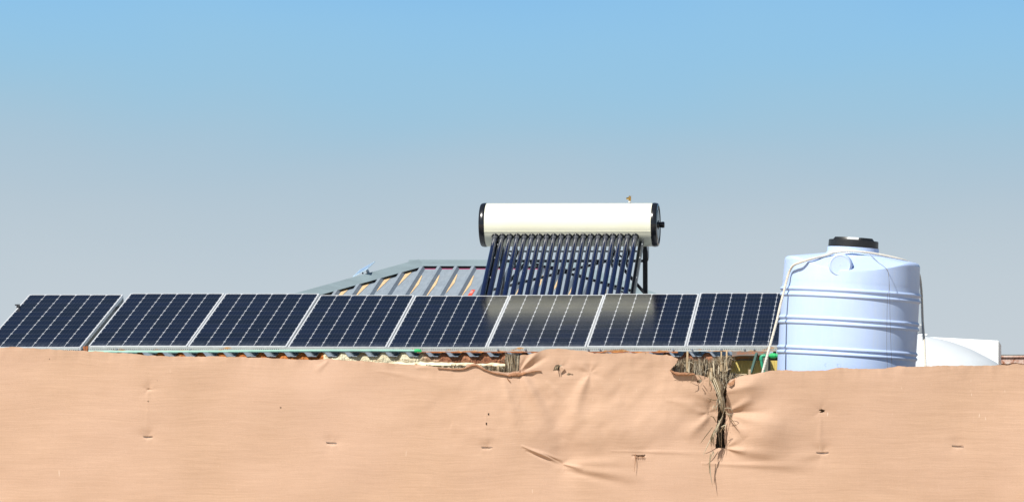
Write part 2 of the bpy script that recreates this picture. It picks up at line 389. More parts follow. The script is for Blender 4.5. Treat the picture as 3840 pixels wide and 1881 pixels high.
# ------------------------------------------------------------------ ground
g = MB(); g.add([(-3000, -300, 0), (3000, -300, 0), (3000, 6000, 0), (-3000, 6000, 0)], [(0, 1, 2, 3)])
tag(g.build('ground', M['ground']), kind='structure')

# ------------------------------------------------------------------ low building under the panels
YE = 37.85; SL = math.tan(R(1.0)); ZE = wz(1336, YE); XL, XR = wx(-620, YE), wx(2742, YE)
bld = empty('low_building', (wx(1400, 39), 40, 0), 'long low yellow building with a grey ribbed foam filled roof below the row of panels', 'building')
w = MB(); w.box((XL + .1, 38.075, 0), (wx(3120, 38.12), 38.2, 2.098)); w.box((XL + .1, 38.2, 0), (XL + .2, 44, 2.05))
w.box((wx(3120, 38.12) - .08, 38.2, 0), (wx(3120, 38.12), 44, 2.05)); w.box((XL + .1, 44, 0), (wx(3120, 38.12), 44.1, 2.2))
w.build('wall', M['wall'], bld)
pitch = 76 / F * YE; x0r = wx(1132, YE)
xs, zs = [], []
k = math.floor((XL - x0r) / pitch)
while True:
    c = x0r + k * pitch; k += 1
    if c + .06 > XR: break
    if c - .06 < XL: continue
    for dx, z in ((-.058, 0), (-.022, .042), (.022, .042), (.058, 0)): xs.append(c + dx); zs.append(z)
    xs += [c + .085, c + .088, c + .094, c + .097]; zs += [0, .004, .004, 0]
xs = [XL] + xs + [XR]; zs = [0] + zs + [0]
def strip(xs, zs, y0, y1, zb, sl):
    m = MB(); vs = []
    for x, z in zip(xs, zs): vs += [(x, y0, zb + z), (x, y1, zb + z + (y1 - y0) * sl)]
    m.add(vs, [(2 * i, 2 * i + 2, 2 * i + 3, 2 * i + 1) for i in range(len(xs) - 1)]); return m
roof = strip(xs, zs, YE, 44.2, ZE, SL).build('roof', M['eavesheet'], bld)
# foam core showing at the eave, its lower edge broken off unevenly
fx = np.arange(XL, XR, .012); prof = np.interp(fx, xs, zs)
def n1(x, f, s):
    r_ = np.random.default_rng(s); t = x * f; a = np.floor(t).astype(int); q = r_.random(4096); u = t - a; u = u * u * (3 - 2 * u)
    return q[a % 4096] * (1 - u) + q[(a + 1) % 4096] * u
fd = n1(fx, 3, 1) * .5 + n1(fx, 14, 2) * .3 + n1(fx, 45, 3) * .2
fm = MB(); vs = []
bot = -.062 - .03 * fd - np.where(fx > wx(1200, YE), .004, 0)
yf = YE + .012 + .03 * n1(fx, 9, 5)
for x, t, b_, y in zip(fx, prof, bot, yf):
    vs += [(x, y, ZE + t - .004), (x, y - .008 * random.random(), ZE + t * .5 + b_ * .5), (x, y + .006, ZE + b_), (x, y + .3, ZE + b_ + .02)]
fm.add(vs, [(4 * i + j, 4 * i + 4 + j, 4 * i + 5 + j, 4 * i + 1 + j)[::-1] for i in range(len(fx) - 1) for j in range(3)])
fm.build('foam_core', M['foam'], roof)
# torn cream skin hanging at the bottom of the foam
lx = np.arange(wx(1200, YE), wx(1905, YE), .01); lm = MB(); vs = []
for i, x in enumerate(lx):
    d = .016 * n1(np.array([x]), 20, 8)[0]; e = .012 * n1(np.array([x]), 33, 9)[0]
    q = .018 * (x - lx[0]) / (lx[-1] - lx[0])
    vs += [(x, YE + .002, ZE - .058 - q + d), (x, YE - .012 - e * .4, ZE - .076 - q), (x, YE + .004, ZE - .090 - q - e)]
lm.add(vs, [(3 * i + j, 3 * i + 3 + j, 3 * i + 4 + j, 3 * i + 1 + j)[::-1] for i in range(len(lx) - 1) for j in range(2)])
lm.build('torn_skin', M['lip'], roof)
# rusted flashing bent down at the right hand end
fl = MB(); a = []
for i in range(15):
    t = i / 14; px = 2745 + 128 * t; yb = 1352 - 16 * t - 3 * math.sin(t * 7)
    a += [P(px, 1316, 38.02), P(px, (1320 + yb) / 2, 37.9 - .03 * math.sin(t * 9)), P(px, yb, 37.98 + .04 * math.sin(t * 5))]
fl.add(a, [(3 * i + j, 3 * i + 3 + j, 3 * i + 4 + j, 3 * i + 1 + j)[::-1] for i in range(14) for j in range(2)])
fl.build('rusted_flashing', M['darkrust'], roof, smooth=60)
# deck of the roof that carries the right end too
dk = MB(); dk.box((XR, 38.06, 2.1), (wx(2876, 38.1), 38.5, 2.16)); dk.box((XR, 38.5, 2.1), (wx(3125, 38.1), 44.1, 2.16)); dk.build('roof_deck', M['zincrust'], roof)

# ------------------------------------------------------------------ solar panels
TH = R(16.9)
def make_panel():
    root = empty('solar_module', (0, 0, 0), 'x', 'solar panel', 'solar panels in a row along the roof')
    f = MB(); hw, hl, d, lip = .494, 1.0, .036, .014
    for a, b in (((-hw, -hl, -d), (hw, -hl + lip, 0)), ((-hw, hl - lip, -d), (hw, hl, 0)), ((-hw, -hl + lip, -d), (-hw + lip, hl - lip, 0)), ((hw - lip, -hl + lip, -d), (hw, hl - lip, 0))):
        f.box(a, b)
    f.build('frame', M['frame'], root, local=True)
    c = MB(); c.box((-.481, -.987, -.008), (.481, .987, -.003)); c.build('glass_sheet', M['cells'], root, local=True)
    bk = MB(); bk.box((-.479, -.985, -.03), (.479, .985, -.012)); bk.box((-.06, .7, -.05), (.06, .8, -.031)); bk.build('back_sheet', M['backing'], root, local=True)
    return root
pl = ['leftmost solar panel, cut by the photo edge, a wide dark gap on its right side',
      'second solar panel from the left, with a rust stained corner at its lower left',
      'third solar panel from the left, plain dark cells and a slotted rail under it',
      'fourth solar panel from the left, just below the low end of the hip roof',
      'fifth solar panel from the left, with a small pale reflection in its top right corner',
      'sixth solar panel from the left, hazy pale reflection of the heater across its top',
      'seventh solar panel from the left, faint reflection along the left of its top edge',
      'rightmost solar panel, partly hidden behind the pale blue water tank and its rope']
zof = [0, .002, 0, -.008, -.012, -.006, 0, .004]; tof = [0, .0, .0, -.25, -.3, -.25, -.1, .1]
proto = make_panel()
for i in range(8):
    o = proto if i == 0 else copy_tree(proto)
    o['label'] = pl[i]
    X = -7.902 + (i - 1) - .5; Yb = 38.25; Zb = 2.243 + zof[i]
    if i == 0: X -= .052; Yb -= .06; Zb -= .012
    th = TH + R(tof[i])
    if i == 0:
        m = MB(); m.box((.470, -1.0, -.12), (.4935, 1.0, -.0365)); m.build('side_rail', M['railsteel'], o, local=True)  # added charcoal strip; its dark colour stands for the frame's shaded side
    o.location = (X, Yb + math.cos(th), Zb + math.sin(th)); o.rotation_euler = (th, 0, R(random.uniform(-.08, .08)))

# mounting rack: slotted angles, legs, bolts
rk = empty('mounting_rack', (wx(1600, 38.2), 38.6, 2.2), 'slotted zinc rail with rust stains and bolts running under the lower edge of the panels', 'rack')
def rail(xa, xb, Y, zc, h=.046):
    m = MB(); L = (xb - xa)
    m.box((-L / 2, 0, -h / 2), (L / 2, .004, h / 2)); m.box((-L / 2, .004, h / 2 - .004), (L / 2, .045, h / 2))
    o = m.build('slotted_rail', M['rail'], rk, local=True); o.location = Vector(((xa + xb) / 2, Y, zc)) - OFF[rk.name]; return o
rail(wx(332, 38.2), wx(1050, 38.2), 38.205, wz(1308, 38.2)); rail(wx(1051, 38.2), wx(2525, 38.2), 38.2, wz(1309, 38.2)); rail(wx(2523, 38.2), wx(2935, 38.2), 38.192, wz(1308, 38.19))
rail(wx(-420, 38.1), wx(290, 38.1), 38.14, wz(1312, 38.1))
lowr = MB(); lowr.box((wx(1560, 38.1), 38.17, wz(1322, 38.2)), (wx(2540, 38.1), 38.185, wz(1317, 38.2))); lowr.build('rusty_strip', M['rustpost'], rk)
for px in (2524, 2595, 2704, 2792, 2828, 1387, 1474, 1866, 2205, 2250, 437, 712, 1970):
    m = MB(); p = P(px, 1309, 38.19); m.lathe([(.011, 0), (.011, .008), (.007, .014), (0, .014)], 8, axis_to((0, -1, 0), p)); m.build('bolt', M['bolt'], rk)
for px in (345, 720, 1120, 1500, 1870, 2250, 2620, 2900):
    m = MB(); x = wx(px, 38.3); m.box((x, 38.26, ZE + .03), (x + .03, 38.29, 2.2)); m.build('foot', M['blacksteel'], rk)
    m = MB(); x = wx(px, 38.3) + .1; m.box((x, 39.98, ZE + .15), (x + .04, 40.02, 2.72)); m.build('rear_leg', M['blacksteel'], rk)
m = MB(); m.box((wx(160, 40), 39.94, 2.64), (wx(2900, 40), 39.97, 2.685)); m.build('rear_rail', M['greysteel'], rk)
m = MB(); p = P(318, 1309, 38.2); m.add([p + Vector((-.02, 0, .03)), p + Vector((.03, 0, .035)), p + Vector((.025, 0, -.03)), p + Vector((-.005, 0, -.035)),
   p + Vector((-.02, .03, .03)), p + Vector((.03, .03, .035)), p + Vector((.025, .03, -.03)), p + Vector((-.005, .03, -.035))],
   [(3, 2, 1, 0), (4, 5, 6, 7), (0, 1, 5, 4), (1, 2, 6, 5), (2, 3, 7, 6), (3, 0, 4, 7)]); m.build('rusted_clamp', M['rustpost'], rk)
# clamp sticking out at the far left
m = MB(); p = P(66, 1149, 39.6); m.box(p - Vector((.012, 0, .018)), p + Vector((.02, .03, .012))); m.bar(p + Vector((-.03, .01, .018)), p + Vector((.02, .01, .02)), .01, .012)
m.build('end_clamp', M['blacksteel'], rk)

# pale green conduit with a brighter end cap
pts = [P(332 + (1562 - 332) * t, 1316.5 + 2.2 * math.sin(t * 5.2 + .6) - 2 * t, 38.13) for t in [i / 40 for i in range(41)]]
cp = empty('conduit_pipe', pts[0], 'long sun bleached pale green pipe lying below the slotted rail on the left half', 'pipe')
MB().tube(pts, .0125, 14).build('pipe', M['palepipe'], cp, smooth=40)
e = pts[-1]; MB().tube([e - Vector((.02, 0, 0)), e + Vector((.02, 0, 0)), e + Vector((.038, 0, -.004)), e + Vector((.05, 0, -.01))], [.0165, .0165, .0145, .008], 14).build('end_cap', M['greencap'], cp, smooth=40)

# ------------------------------------------------------------------ evacuated tube water heater
HB = Vector(((2137.5 - CX) / F * 41.5, 41.5, ZE + (41.5 - YE) * SL + .01)); h = wz(843, 41.5) - HB.z; RD = .238
wh = empty('solar_water_heater', HB, 'solar water heater with a cream drum over a slanting row of dark blue glass tubes', 'water heater', rot=(0, 0, R(-1.4)))
def hb(m, name, mat, par=None, smooth=None, bevel=0): return m.build(name, mat, par or wh, smooth, bevel, local=True)
def XM(x): return Matrix.Translation((x, 0, h)) @ Matrix.Rotation(R(90), 4, 'Y')
m = MB(); m.lathe([(RD - .003, -.912), (RD - .003, .912)], 96, XM(0)); drum = hb(m, 'storage_drum', M['drumwhite'], smooth=40)
# folded seam of the jacket
m = MB(); 
for a0 in (-20.5,):
    y, z = -math.cos(R(a0)) * (RD - .002), h + math.sin(R(a0)) * (RD - .002); m.bar((-.905, y, z), (.905, y, z), .004, .004)
hb(m, 'jacket_seam', M['drumwhite'], drum)
for sgn in (-1, 1):
    m = MB(); m.lathe([(RD - .02, -.905), (RD - .001, -.905), (RD + .0015, -.915), (RD + .002, -.925), (RD + .0015, -.935), (RD - .0005, -.946), (RD - .004, -.957), (RD - .010, -.965), (RD - .03, -.968), (RD - .035, -.96), (RD - .075, -.96), (RD - .08, -.965), (.05, -.965), (.045, -.972), (0, -.972)], 80,
        Matrix.Translation((0, 0, h)) @ Matrix.Rotation(R(90) * sgn * (1 if sgn > 0 else 1), 4, 'Y') @ (Matrix.Scale(-1, 4, (0, 0, 1)) if sgn > 0 else Matrix.Scale(-1, 4, (0, 0, 1))))
    cap = hb(m, 'end_cap', M['black'], smooth=35)
    if sgn > 0:
        m = MB(); m.lathe([(.03, 0), (.03, .03), (.034, .034), (.034, .058), (.028, .066), (0, .068)], 24, Matrix.Translation((.965, 0, h)) @ Matrix.Rotation(R(90), 4, 'Y')); hb(m, 'cap_knob', M['black'], cap, 30)
    else:
        m = MB(); m.lathe([(.012, 0), (.012, .014), (0, .018)], 12, Matrix.Translation((-.97, 0, h)) @ Matrix.Rotation(R(-90), 4, 'Y')); hb(m, 'screw', M['bolt'], cap, 30)
SL36 = R(35.5); td = Vector((0, -math.cos(SL36), -math.sin(SL36)))
m = MB(); c0 = Vector((0, 0, h)); m.tube([c0 + td * .225, c0 + td * .34], .0285, 20); neck0 = None
def make_tube():
    m = MB(); m.tube([Vector((0, 0, 0)) + td * t for t in (.29, 1.80, 1.83, 1.85)], [.0275, .0275, .021, .004], 24)
    t = m.build('glass_tube', M['tube'], wh, 40, local=True); OFF[t.name] = Vector()
    m = MB(); m.tube([td * .215, td * .292], .0295, 24); n_ = m.build('silvered_neck', M['tubetop'], t, 40, local=True)
    m = MB(); m.tube([td * t for t in (.224, .236, .246, .25)], [.041, .041, .037, .03], 24); m.build('seal_ring', M['black'], t, 40, local=True)
    return t
t0 = make_tube()
for i in range(20):
    o = t0 if i == 0 else copy_tree(t0, wh)
    o.location = (-.788 + 1.522 * i / 19, 0, h); o.rotation_euler = (0, 0, R(random.uniform(-.15, .15)))
# frame
def chan(a, b, w=.04, d=.05, name='side_rail', mat='railsteel'):
    a, b = Vector(a), Vector(b); t = (b - a).normalized(); sd_ = Vector((1, 0, 0)); n_ = sd_.cross(t).normalized()
    m = MB()
    for (i0, i1, j0, j1) in ((-1, 1, .7, 1), (-1, -.75, -1, .7), (.75, 1, -1, .7), (-.3, .3, .95, 1.35)):
        vs = [p + sd_ * w / 2 * i + n_ * d / 2 * j for p in (a, b) for i, j in ((i0, j0), (i1, j0), (i1, j1), (i0, j1))]
        m.add(vs, [(0, 1, 2, 3), (7, 6, 5, 4), (0, 4, 5, 1), (1, 5, 6, 2), (2, 6, 7, 3), (3, 7, 4, 0)])
    return hb(m, name, M[mat])
nrm = Vector((0, math.sin(SL36), -math.cos(SL36)))
for x in (-.765, .80):
    a = Vector((x, 0, h)) + td * .17 + nrm * .05; chan(a, Vector((x, 0, h)) + td * 1.9 + nrm * .05, .05, .055)
    m = MB(); m.bar((x, .18, h - .15), (x, .22, .0), .05, .045); m.bar((x + .006, .1, h - .2), (x + .006, .19, h - .38), .05, .04); hb(m, 'rear_leg', M['blacksteel'])
    m = MB(); xs_ = x + .03
    pr = [(-.02, h - .20), (.26, h - .16), (.26, h - .34), (.19, h - .38), (.17, h - .30), (.08, h - .26)]
    n_ = len(pr); m.add([(xs_ + dx, y, z) for dx in (0, .004) for y, z in pr], [tuple(range(n_)), tuple(range(n_, 2 * n_))[::-1]] + [(i, i + n_, (i + 1) % n_ + n_, (i + 1) % n_) for i in range(n_)])
    hb(m, 'drum_bracket', M['greysteel'])
    m = MB(); m.bar((x, .2, .25), (x, -.62, .42), .03, .03); hb(m, 'side_brace', M['blacksteel'])
    for q in (.36, .62, 1.0):
        pb = Vector((x + .02, 0, h)) + td * q + nrm * .02; m = MB(); m.lathe([(.007, 0), (.007, .008), (0, .012)], 8, axis_to((0, -1, 0), pb)); hb(m, 'bolt', M['bolt'])
zc = lambda py, Y=41.65: wz(py, Y) - HB.z
xc = lambda px, Y=41.65: wx(px, Y) - HB.x
for py, d in ((942, .018), (978, .03)):
    m = MB(); m.bar((-.78, .16, zc(py)), (.80, .16, zc(py)), .02, d); hb(m, 'cross_bar', M['blacksteel'])
for (a, b, w_) in (((1826, 1090), (2282, 976), .03), ((1985, 984), (2378, 1093), .03), ((1876, 1090), (1972, 980), .034), ((2316, 985), (2412, 1094), .034),
                   ((1895, 945), (1945, 985), .02), ((2302, 945), (2345, 972), .02)):
    m = MB(); m.bar((xc(a[0]), .18, zc(a[1])), (xc(b[0]), .18, zc(b[1])), .012, w_); hb(m, 'diagonal_brace', M['blacksteel'])
for px in (1936, 2300, 2356):
    m = MB(); m.tube([(xc(px), .05, h - .18), (xc(px) + .01, .09, h - .3), (xc(px) - .02, .1, h - .37), (xc(px) - .01, .11, h - .46)], [.012, .02, .017, .008], 8); hb(m, 'hanging_hose', M['blacksteel'], smooth=50)
m = MB(); p0 = Vector((0, 0, h)) + td * 1.86; m.box(p0 - Vector((.83, .02, .04)), p0 + Vector((.83, .04, .03))); hb(m, 'tube_holder', M['greysteel'])
# relief valve on top
vx = xc(2362, 41.5); zt = h + RD - .004
m = MB(); m.tube([(vx, 0, zt), (vx, 0, zt + .014)], .016, 16); val = hb(m, 'relief_valve', M['greysteel'], smooth=30)
m = MB(); m.tube([(vx, 0, zt + .014), (vx, 0, zt + .022)], .017, 16); hb(m, 'white_washer', M['white'], val, 30)
m = MB(); m.tube([(vx, 0, zt + .02), (vx, 0, zt + .034), (vx, 0, zt + .04), (vx, 0, zt + .072), (vx, 0, zt + .078)], [.014, .012, .015, .015, .009], 14)
m.tube([(vx, 0, zt + .052), (vx - .034, -.012, zt + .052)], .012, 12); hb(m, 'brass_body', M['brass'], val, 35)
m = MB(); m.bar((vx - .008, 0, zt + .084), (vx + .034, 0, zt + .080), .012, .003); m.tube([(vx, 0, zt + .076), (vx, 0, zt + .084)], .004, 8); hb(m, 'lever', M['bolt'], val)

# ------------------------------------------------------------------ hip roof shed behind
YR = 46.0; ZR = wz(973, YR) - .07; TS = .266; XA, XB = wx(1540, YR), wx(2164, YR); HA, HBB = .66, .675; YF = 42.7
hs = empty('hip_roof_shed', ((XA + XB) / 2, YR, 0), 'shed with a pale grey ribbed hip roof behind the panels and the water heater', 'building')
roof2 = MB(); p2 = 64 / F * YR; c0x = wx(1590, YR)
pts = []
kk = -30
while kk < 40:
    c = c0x + kk * p2; kk += 1
    pts += [(c - .042, 0), (c - .016, .038), (c + .016, .038), (c + .042, 0), (c + .1, .0)]
drop = YR - YF
pts = [p for p in pts if XA - HA * drop < p[0] < XB + HBB * drop]
def ytop(x): return YR - (max(0, (XA - x) / HA) + max(0, (x - XB) / HBB)) - .13
vs = []
for x, z in pts:
    yt = max(YF, ytop(x)); vs += [(x, yt, ZR - TS * (YR - yt) + z), (x, YF, ZR - TS * drop + z)]
roof2.add(vs, [(2 * i, 2 * i + 1, 2 * i + 3, 2 * i + 2) for i in range(len(pts) - 1)])
# back face and ends
zl = ZR - TS * drop
A_, B_ = Vector((XA, YR, ZR)), Vector((XB, YR, ZR)); FL, FR = Vector((XA - HA * drop, YF, zl)), Vector((XB + HBB * drop, YF, zl))
BL, BR = Vector((XA - HA * drop, 2 * YR - YF, zl)), Vector((XB + HBB * drop, 2 * YR - YF, zl)); lo = Vector((0, 0, -.03))
roof2.add([A_ + lo, B_ + lo, BR, BL], [(0, 1, 2, 3)]); roof2.add([A_ + lo, BL, FL], [(0, 1, 2)]); roof2.add([B_ + lo, FR, BR], [(0, 1, 2)])
# peeled film beside the ribs
for j in range(-6, 26):
    c = c0x + j * p2; yt = ytop(c + .07)
    if yt < YF + .4: continue
    wide = j <= -1
    a0 = yt - (.05 if wide else .30 + .1 * random.random()); b0 = a0 - (.85 if wide else .85 + .3 * random.random())
    w1 = .115 if wide else .012; w2 = .006; wm = .07 if wide else .034; ym = a0 - (.12 if wide else .45)
    xb_ = c + .046; q = lambda x, y: (x, y, ZR - TS * (YR - y) + .004)
    if j % 7 == 5 and not wide: continue
    roof2.add([q(xb_, a0), q(xb_ + w1, a0 - .02), q(xb_ + wm, ym), q(xb_ + w2, b0), q(xb_, b0), q(xb_, ym)], [(0, 5, 2, 1), (5, 4, 3, 2)], 1)
xt = wx(1797, 45) - .045; q = lambda x, y: (x, y, ZR - TS * (YR - y) + .005)
roof2.add([q(xt - .01, 44.75), q(xt + .03, 44.75), q(xt + .025, 44.45), q(xt - .02, 44.45)], [(0, 3, 2, 1)], 2)
q = lambda x, y: (x, y, ZR - TS * (YR - y) + .008)
for yy in (44.66, 44.62, 44.58): roof2.add([q(xt - .01, yy), q(xt + .02, yy + .012), q(xt + .02, yy), q(xt - .01, yy - .012)], [(0, 3, 2, 1)], 3)
roof2.build('roof_sheet', [M['sheet'], M['tan'], M['redtape'], M['white']], hs)
# ridge and hip caps: folded strips standing clear of the sheet
def capstrip(a, b, wing_f, wing_b, thick=.004):
    m = MB(); m.add([a, b, b + wing_f, a + wing_f, b + wing_b, a + wing_b], [(0, 3, 2, 1), (0, 1, 4, 5)]); o = m.build('ridge_cap', M['ridgecap'], hs)
    s = o.modifiers.new('thickness', 'SOLIDIFY'); s.thickness = thick; return o
up = Vector((0, 0, .07)); wf = Vector((0, -.2, -.082)); wb = Vector((0, .25, -.09))
capstrip(A_ + up + Vector((-.02, 0, .0)), B_ + up, wf, wb)
wfh = Vector((.10, -.17, -.085)); wbh = Vector((-.2, .1, -.12))
capstrip(A_ + up + Vector((.1, 0, .003)), FL + up, wfh, wbh)
capstrip(B_ + up + Vector((-.1, 0, .003)), FR + up, Vector((-.1, -.17, -.085)), Vector((.2, .1, -.12)))
# near-black strips colouring in the shade under the caps, and magenta sealing strip
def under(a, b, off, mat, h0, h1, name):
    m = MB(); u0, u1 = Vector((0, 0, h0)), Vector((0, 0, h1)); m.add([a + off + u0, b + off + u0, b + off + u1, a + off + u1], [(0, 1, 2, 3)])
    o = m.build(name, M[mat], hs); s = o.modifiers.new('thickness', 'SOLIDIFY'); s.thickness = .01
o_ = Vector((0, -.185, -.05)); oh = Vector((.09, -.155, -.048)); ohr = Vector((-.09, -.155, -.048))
under(A_, B_, o_, 'dark', 0, .036, 'ridge_gap_shade'); under(FL, A_, oh, 'dark', 0, .034, 'ridge_gap_shade'); under(B_, FR, ohr, 'dark', 0, .034, 'ridge_gap_shade')
under(A_, B_, o_ + Vector((0, -.014, 0)), 'magenta', -.004, .005, 'sealing_strip'); under(FL, A_, oh + Vector((.004, -.014, 0)), 'magenta', -.002, .007, 'sealing_strip')
under(B_, FR, ohr + Vector((0, -.014, 0)), 'magenta', -.002, .007, 'sealing_strip')
m = MB(); m.box((FL.x + .2, YF + .15, 0), (FR.x - .2, 2 * YR - YF - .15, zl - .05)); m.build('wall', M['wall'], hs)

# small solar lamp on the left hip
sl = empty('solar_lamp', P(1378, 1022, 45.45), 'tiny pale blue tilted solar lamp panel standing on the left slope of the hip roof', 'lamp')
cA, cB, cC, cD = P(1322, 1037, 45.30), P(1350, 1010, 45.75), P(1406, 979, 45.62), P(1378, 1006, 45.17)
nn = (cB - cA).cross(cD - cA).normalized() * .008
m = MB(); m.add([cA, cB, cC, cD, cA + nn, cB + nn, cC + nn, cD + nn], [(0, 1, 2, 3), (7, 6, 5, 4), (0, 4, 5, 1), (1, 5, 6, 2), (2, 6, 7, 3), (3, 7, 4, 0)]); fr_ = m.build('panel_frame', plain('pale blue frame', (.5, .66, .8), .4), sl)
cc = (cA + cC) / 2; k_ = lambda p: cc + (p - cc) * .86
sgn = -1 if nn.y > 0 else 1
for s_, nm in ((1, 'cell_sheet'),):
    m = MB(); o2 = nn * 1.2; o3 = -nn * .2
    for off in (o2, o3): m.add([k_(cA) + off, k_(cB) + off, k_(cC) + off, k_(cD) + off], [(0, 1, 2, 3)])
    m.build(nm, plain('light blue cells', (.25, .36, .52), .35), fr_)
m = MB(); m.tube([P(1376, 1008, 45.4), P(1381, 1024, 45.42)], [.012, .02], 10); m.tube([P(1352, 1019, 45.42), P(1376, 1006, 45.42)], .006, 8); m.build('bracket', M['white'], sl, smooth=40)
m = MB(); m.tube([P(1360, 1020, 45.38), P(1361, 1027, 45.38)], .008, 8); m.build('sensor', M['black'], sl, smooth=40)

# ------------------------------------------------------------------ pale blue water tank
TY = 37.3; SP = F / TY
base = P(3168, 1480, TY)
tk = empty('water_tank', base, 'tilted pale blue plastic water tank with ribbed bands and a black screw lid', 'water tank', rot=(0, R(3.3), R(0)))
RT = .676; Z = lambda py: (1480 - py) / SP
prof = [(0, 0), (RT - .03, 0), (RT - .008, .01), (RT, .03), (RT, .045), (RT, .2), (RT, .34)]
def ridge(zc_): return [(RT, zc_ - .0225), (RT, zc_ - .021), (RT + .004, zc_ - .017), (RT + .013, zc_ - .008), (RT + .015, zc_), (RT + .013, zc_ + .008), (RT + .004, zc_ + .017), (RT, zc_ + .021), (RT, zc_ + .0225)]
for zz in (.386, .433): prof += ridge(zz)
prof += [(RT, .47), (RT, .5), (RT, .6), (RT, .64)]
for zz in (.676, .725): prof += ridge(zz)
prof += [(RT, .76), (RT, .8), (RT, .88), (RT, .91)]
for zz in (.946, 1.003): prof += ridge(zz)
prof += [(RT - .006, 1.06)] + [(RT - .005 - .001 * i, 1.08 + .024 * i) for i in range(8)]
cxr, czr = RT - .012 - .045, 1.280
prof += [(cxr + .045 * math.cos(R(a)), czr + .045 * math.sin(R(a))) for a in range(0, 81, 8)]
r1, z1 = prof[-1]
prof += [(r1 + (.27 - r1) * t, z1 + (1.376 - z1) * t) for t in (.1, .2, .3, .4, .5, .6, .7, .8, .9, 1)]
prof += [(.256, 1.386), (.252, 1.40), (.252, 1.44), (0, 1.44)]
n_ = 192; V = []
for r_, z_ in prof:
    for k in range(n_):
        a = 2 * math.pi * k / n_; x, y = r_ * math.cos(a), r_ * math.sin(a); z = z_
        if z_ > 1.06 and r_ > .26:
            # sloping flats cut into the shoulder at the front and the back
            for sg, hh in ((-1, 0), (1, 0)):
                d = sg * y
                pl_ = 1.372 - (d - .27) * .44 if d > .05 else 9
                kx = .020
                z = -kx * math.log(math.exp(-min(z, 3) / kx) + math.exp(-min(pl_, 3) / kx)) if pl_ < 3 else z
            if z_ - z > .0: z = max(z, 1.05 + (z_ - 1.06) * .35)
        V.append((x, y, z))
m = MB(); mm = len(prof)
m.add(V, [(i * n_ + k, i * n_ + (k + 1) % n_, (i + 1) * n_ + (k + 1) % n_, (i + 1) * n_ + k) for i in range(mm - 1) for k in range(n_)])
body = m.build('tank_body', M['bluetank'], tk, 60, local=True)
# round boss on the front shoulder
bx, bz = (3156 - 3192) / SP, Z(1004); MB_ = Matrix.Translation((bx, -.30, bz)) @ Matrix.Rotation(R(90), 4, 'X')
m = MB(); m.lathe([(.118, 0), (.116, .30), (.112, .342), (.104, .356), (.095, .362), (.087, .358), (.080, .357), (0, .358)], 64, MB_); m.build('boss', M['bluetank'], body, 50, local=True)
m = MB(); m.lathe([(.003, 0), (0, .004)], 8, Matrix.Translation((bx, -.657, bz)) @ Matrix.Rotation(R(90), 4, 'X')); m.build('centre_pip', M['thread'], body, local=True)
for px in (3106, 3152):                                # faint moulded marks low on the tank
    x_ = (px - 3172) / SP; y_ = -math.sqrt(RT ** 2 - x_ ** 2); m = MB()
    ring = [(x_ + .017 * math.cos(a), y_ - .001, Z(1372) + .017 * math.sin(a)) for a in [i * math.pi / 12 for i in range(25)]]; m.tube(ring, .0012, 5, False); m.build('moulded_mark', M['bluetank'], body, local=True)
m = MB(); m.lathe([(.235, 1.428), (.2515, 1.428), (.2515, 1.442), (.245, 1.445), (.2435, 1.505), (.239, 1.511), (.2, 1.512), (0, 1.512)], 96); lid = m.build('lid', M['lidblack'], tk, 35, local=True)
for a0, a1 in ((205, 262), (283, 338), (25, 82), (100, 155)):
    m = MB(); vs = []; N = 14
    for i in range(N + 1):
        a = R(a0 + (a1 - a0) * i / N); e = min(i, N - i) / N; hh = .024 * min(1, (e * 7) ** .6 + .05)
        for rr, zz in ((.16, 0), (.165, hh), (.212, hh), (.219, hh * .5), (.221, 0)): vs.append((rr * math.cos(a), rr * math.sin(a), 1.511 + zz))
    m.add(vs, [(5 * i + j, 5 * i + j + 1, 5 * i + j + 6, 5 * i + j + 5) for i in range(N) for j in range(4)] + [(0, 1, 2, 3, 4), tuple(5 * N + j for j in (4, 3, 2, 1, 0))])
    m.build('lid_grip', M['lidblack'], lid, 50, local=True)
m = MB(); m.box((-.055, -.216, 1.5125), (.055, -.10, 1.534)); m.build('white_plug', M['white'], lid, bevel=.003, local=True)

# stand under the tank, hidden behind the cloth
st = empty('tank_stand', (base.x, TY, 0), 'plain block stand carrying the pale blue water tank behind the cloth', 'stand')
m = MB()
for sx_ in (-1, 1):
    for sy_ in (-1, 1): m.box((base.x + sx_ * .45 - .12, TY + sy_ * .4 - .12, 0), (base.x + sx_ * .45 + .12, TY + sy_ * .4 + .12, base.z - .19))
m.build('block_pier', M['concrete'], st); m = MB(); m.box((base.x - .75, TY - .7, base.z - .19), (base.x + .75, TY + .7, base.z - .05)); m.build('slab', M['concrete'], st)

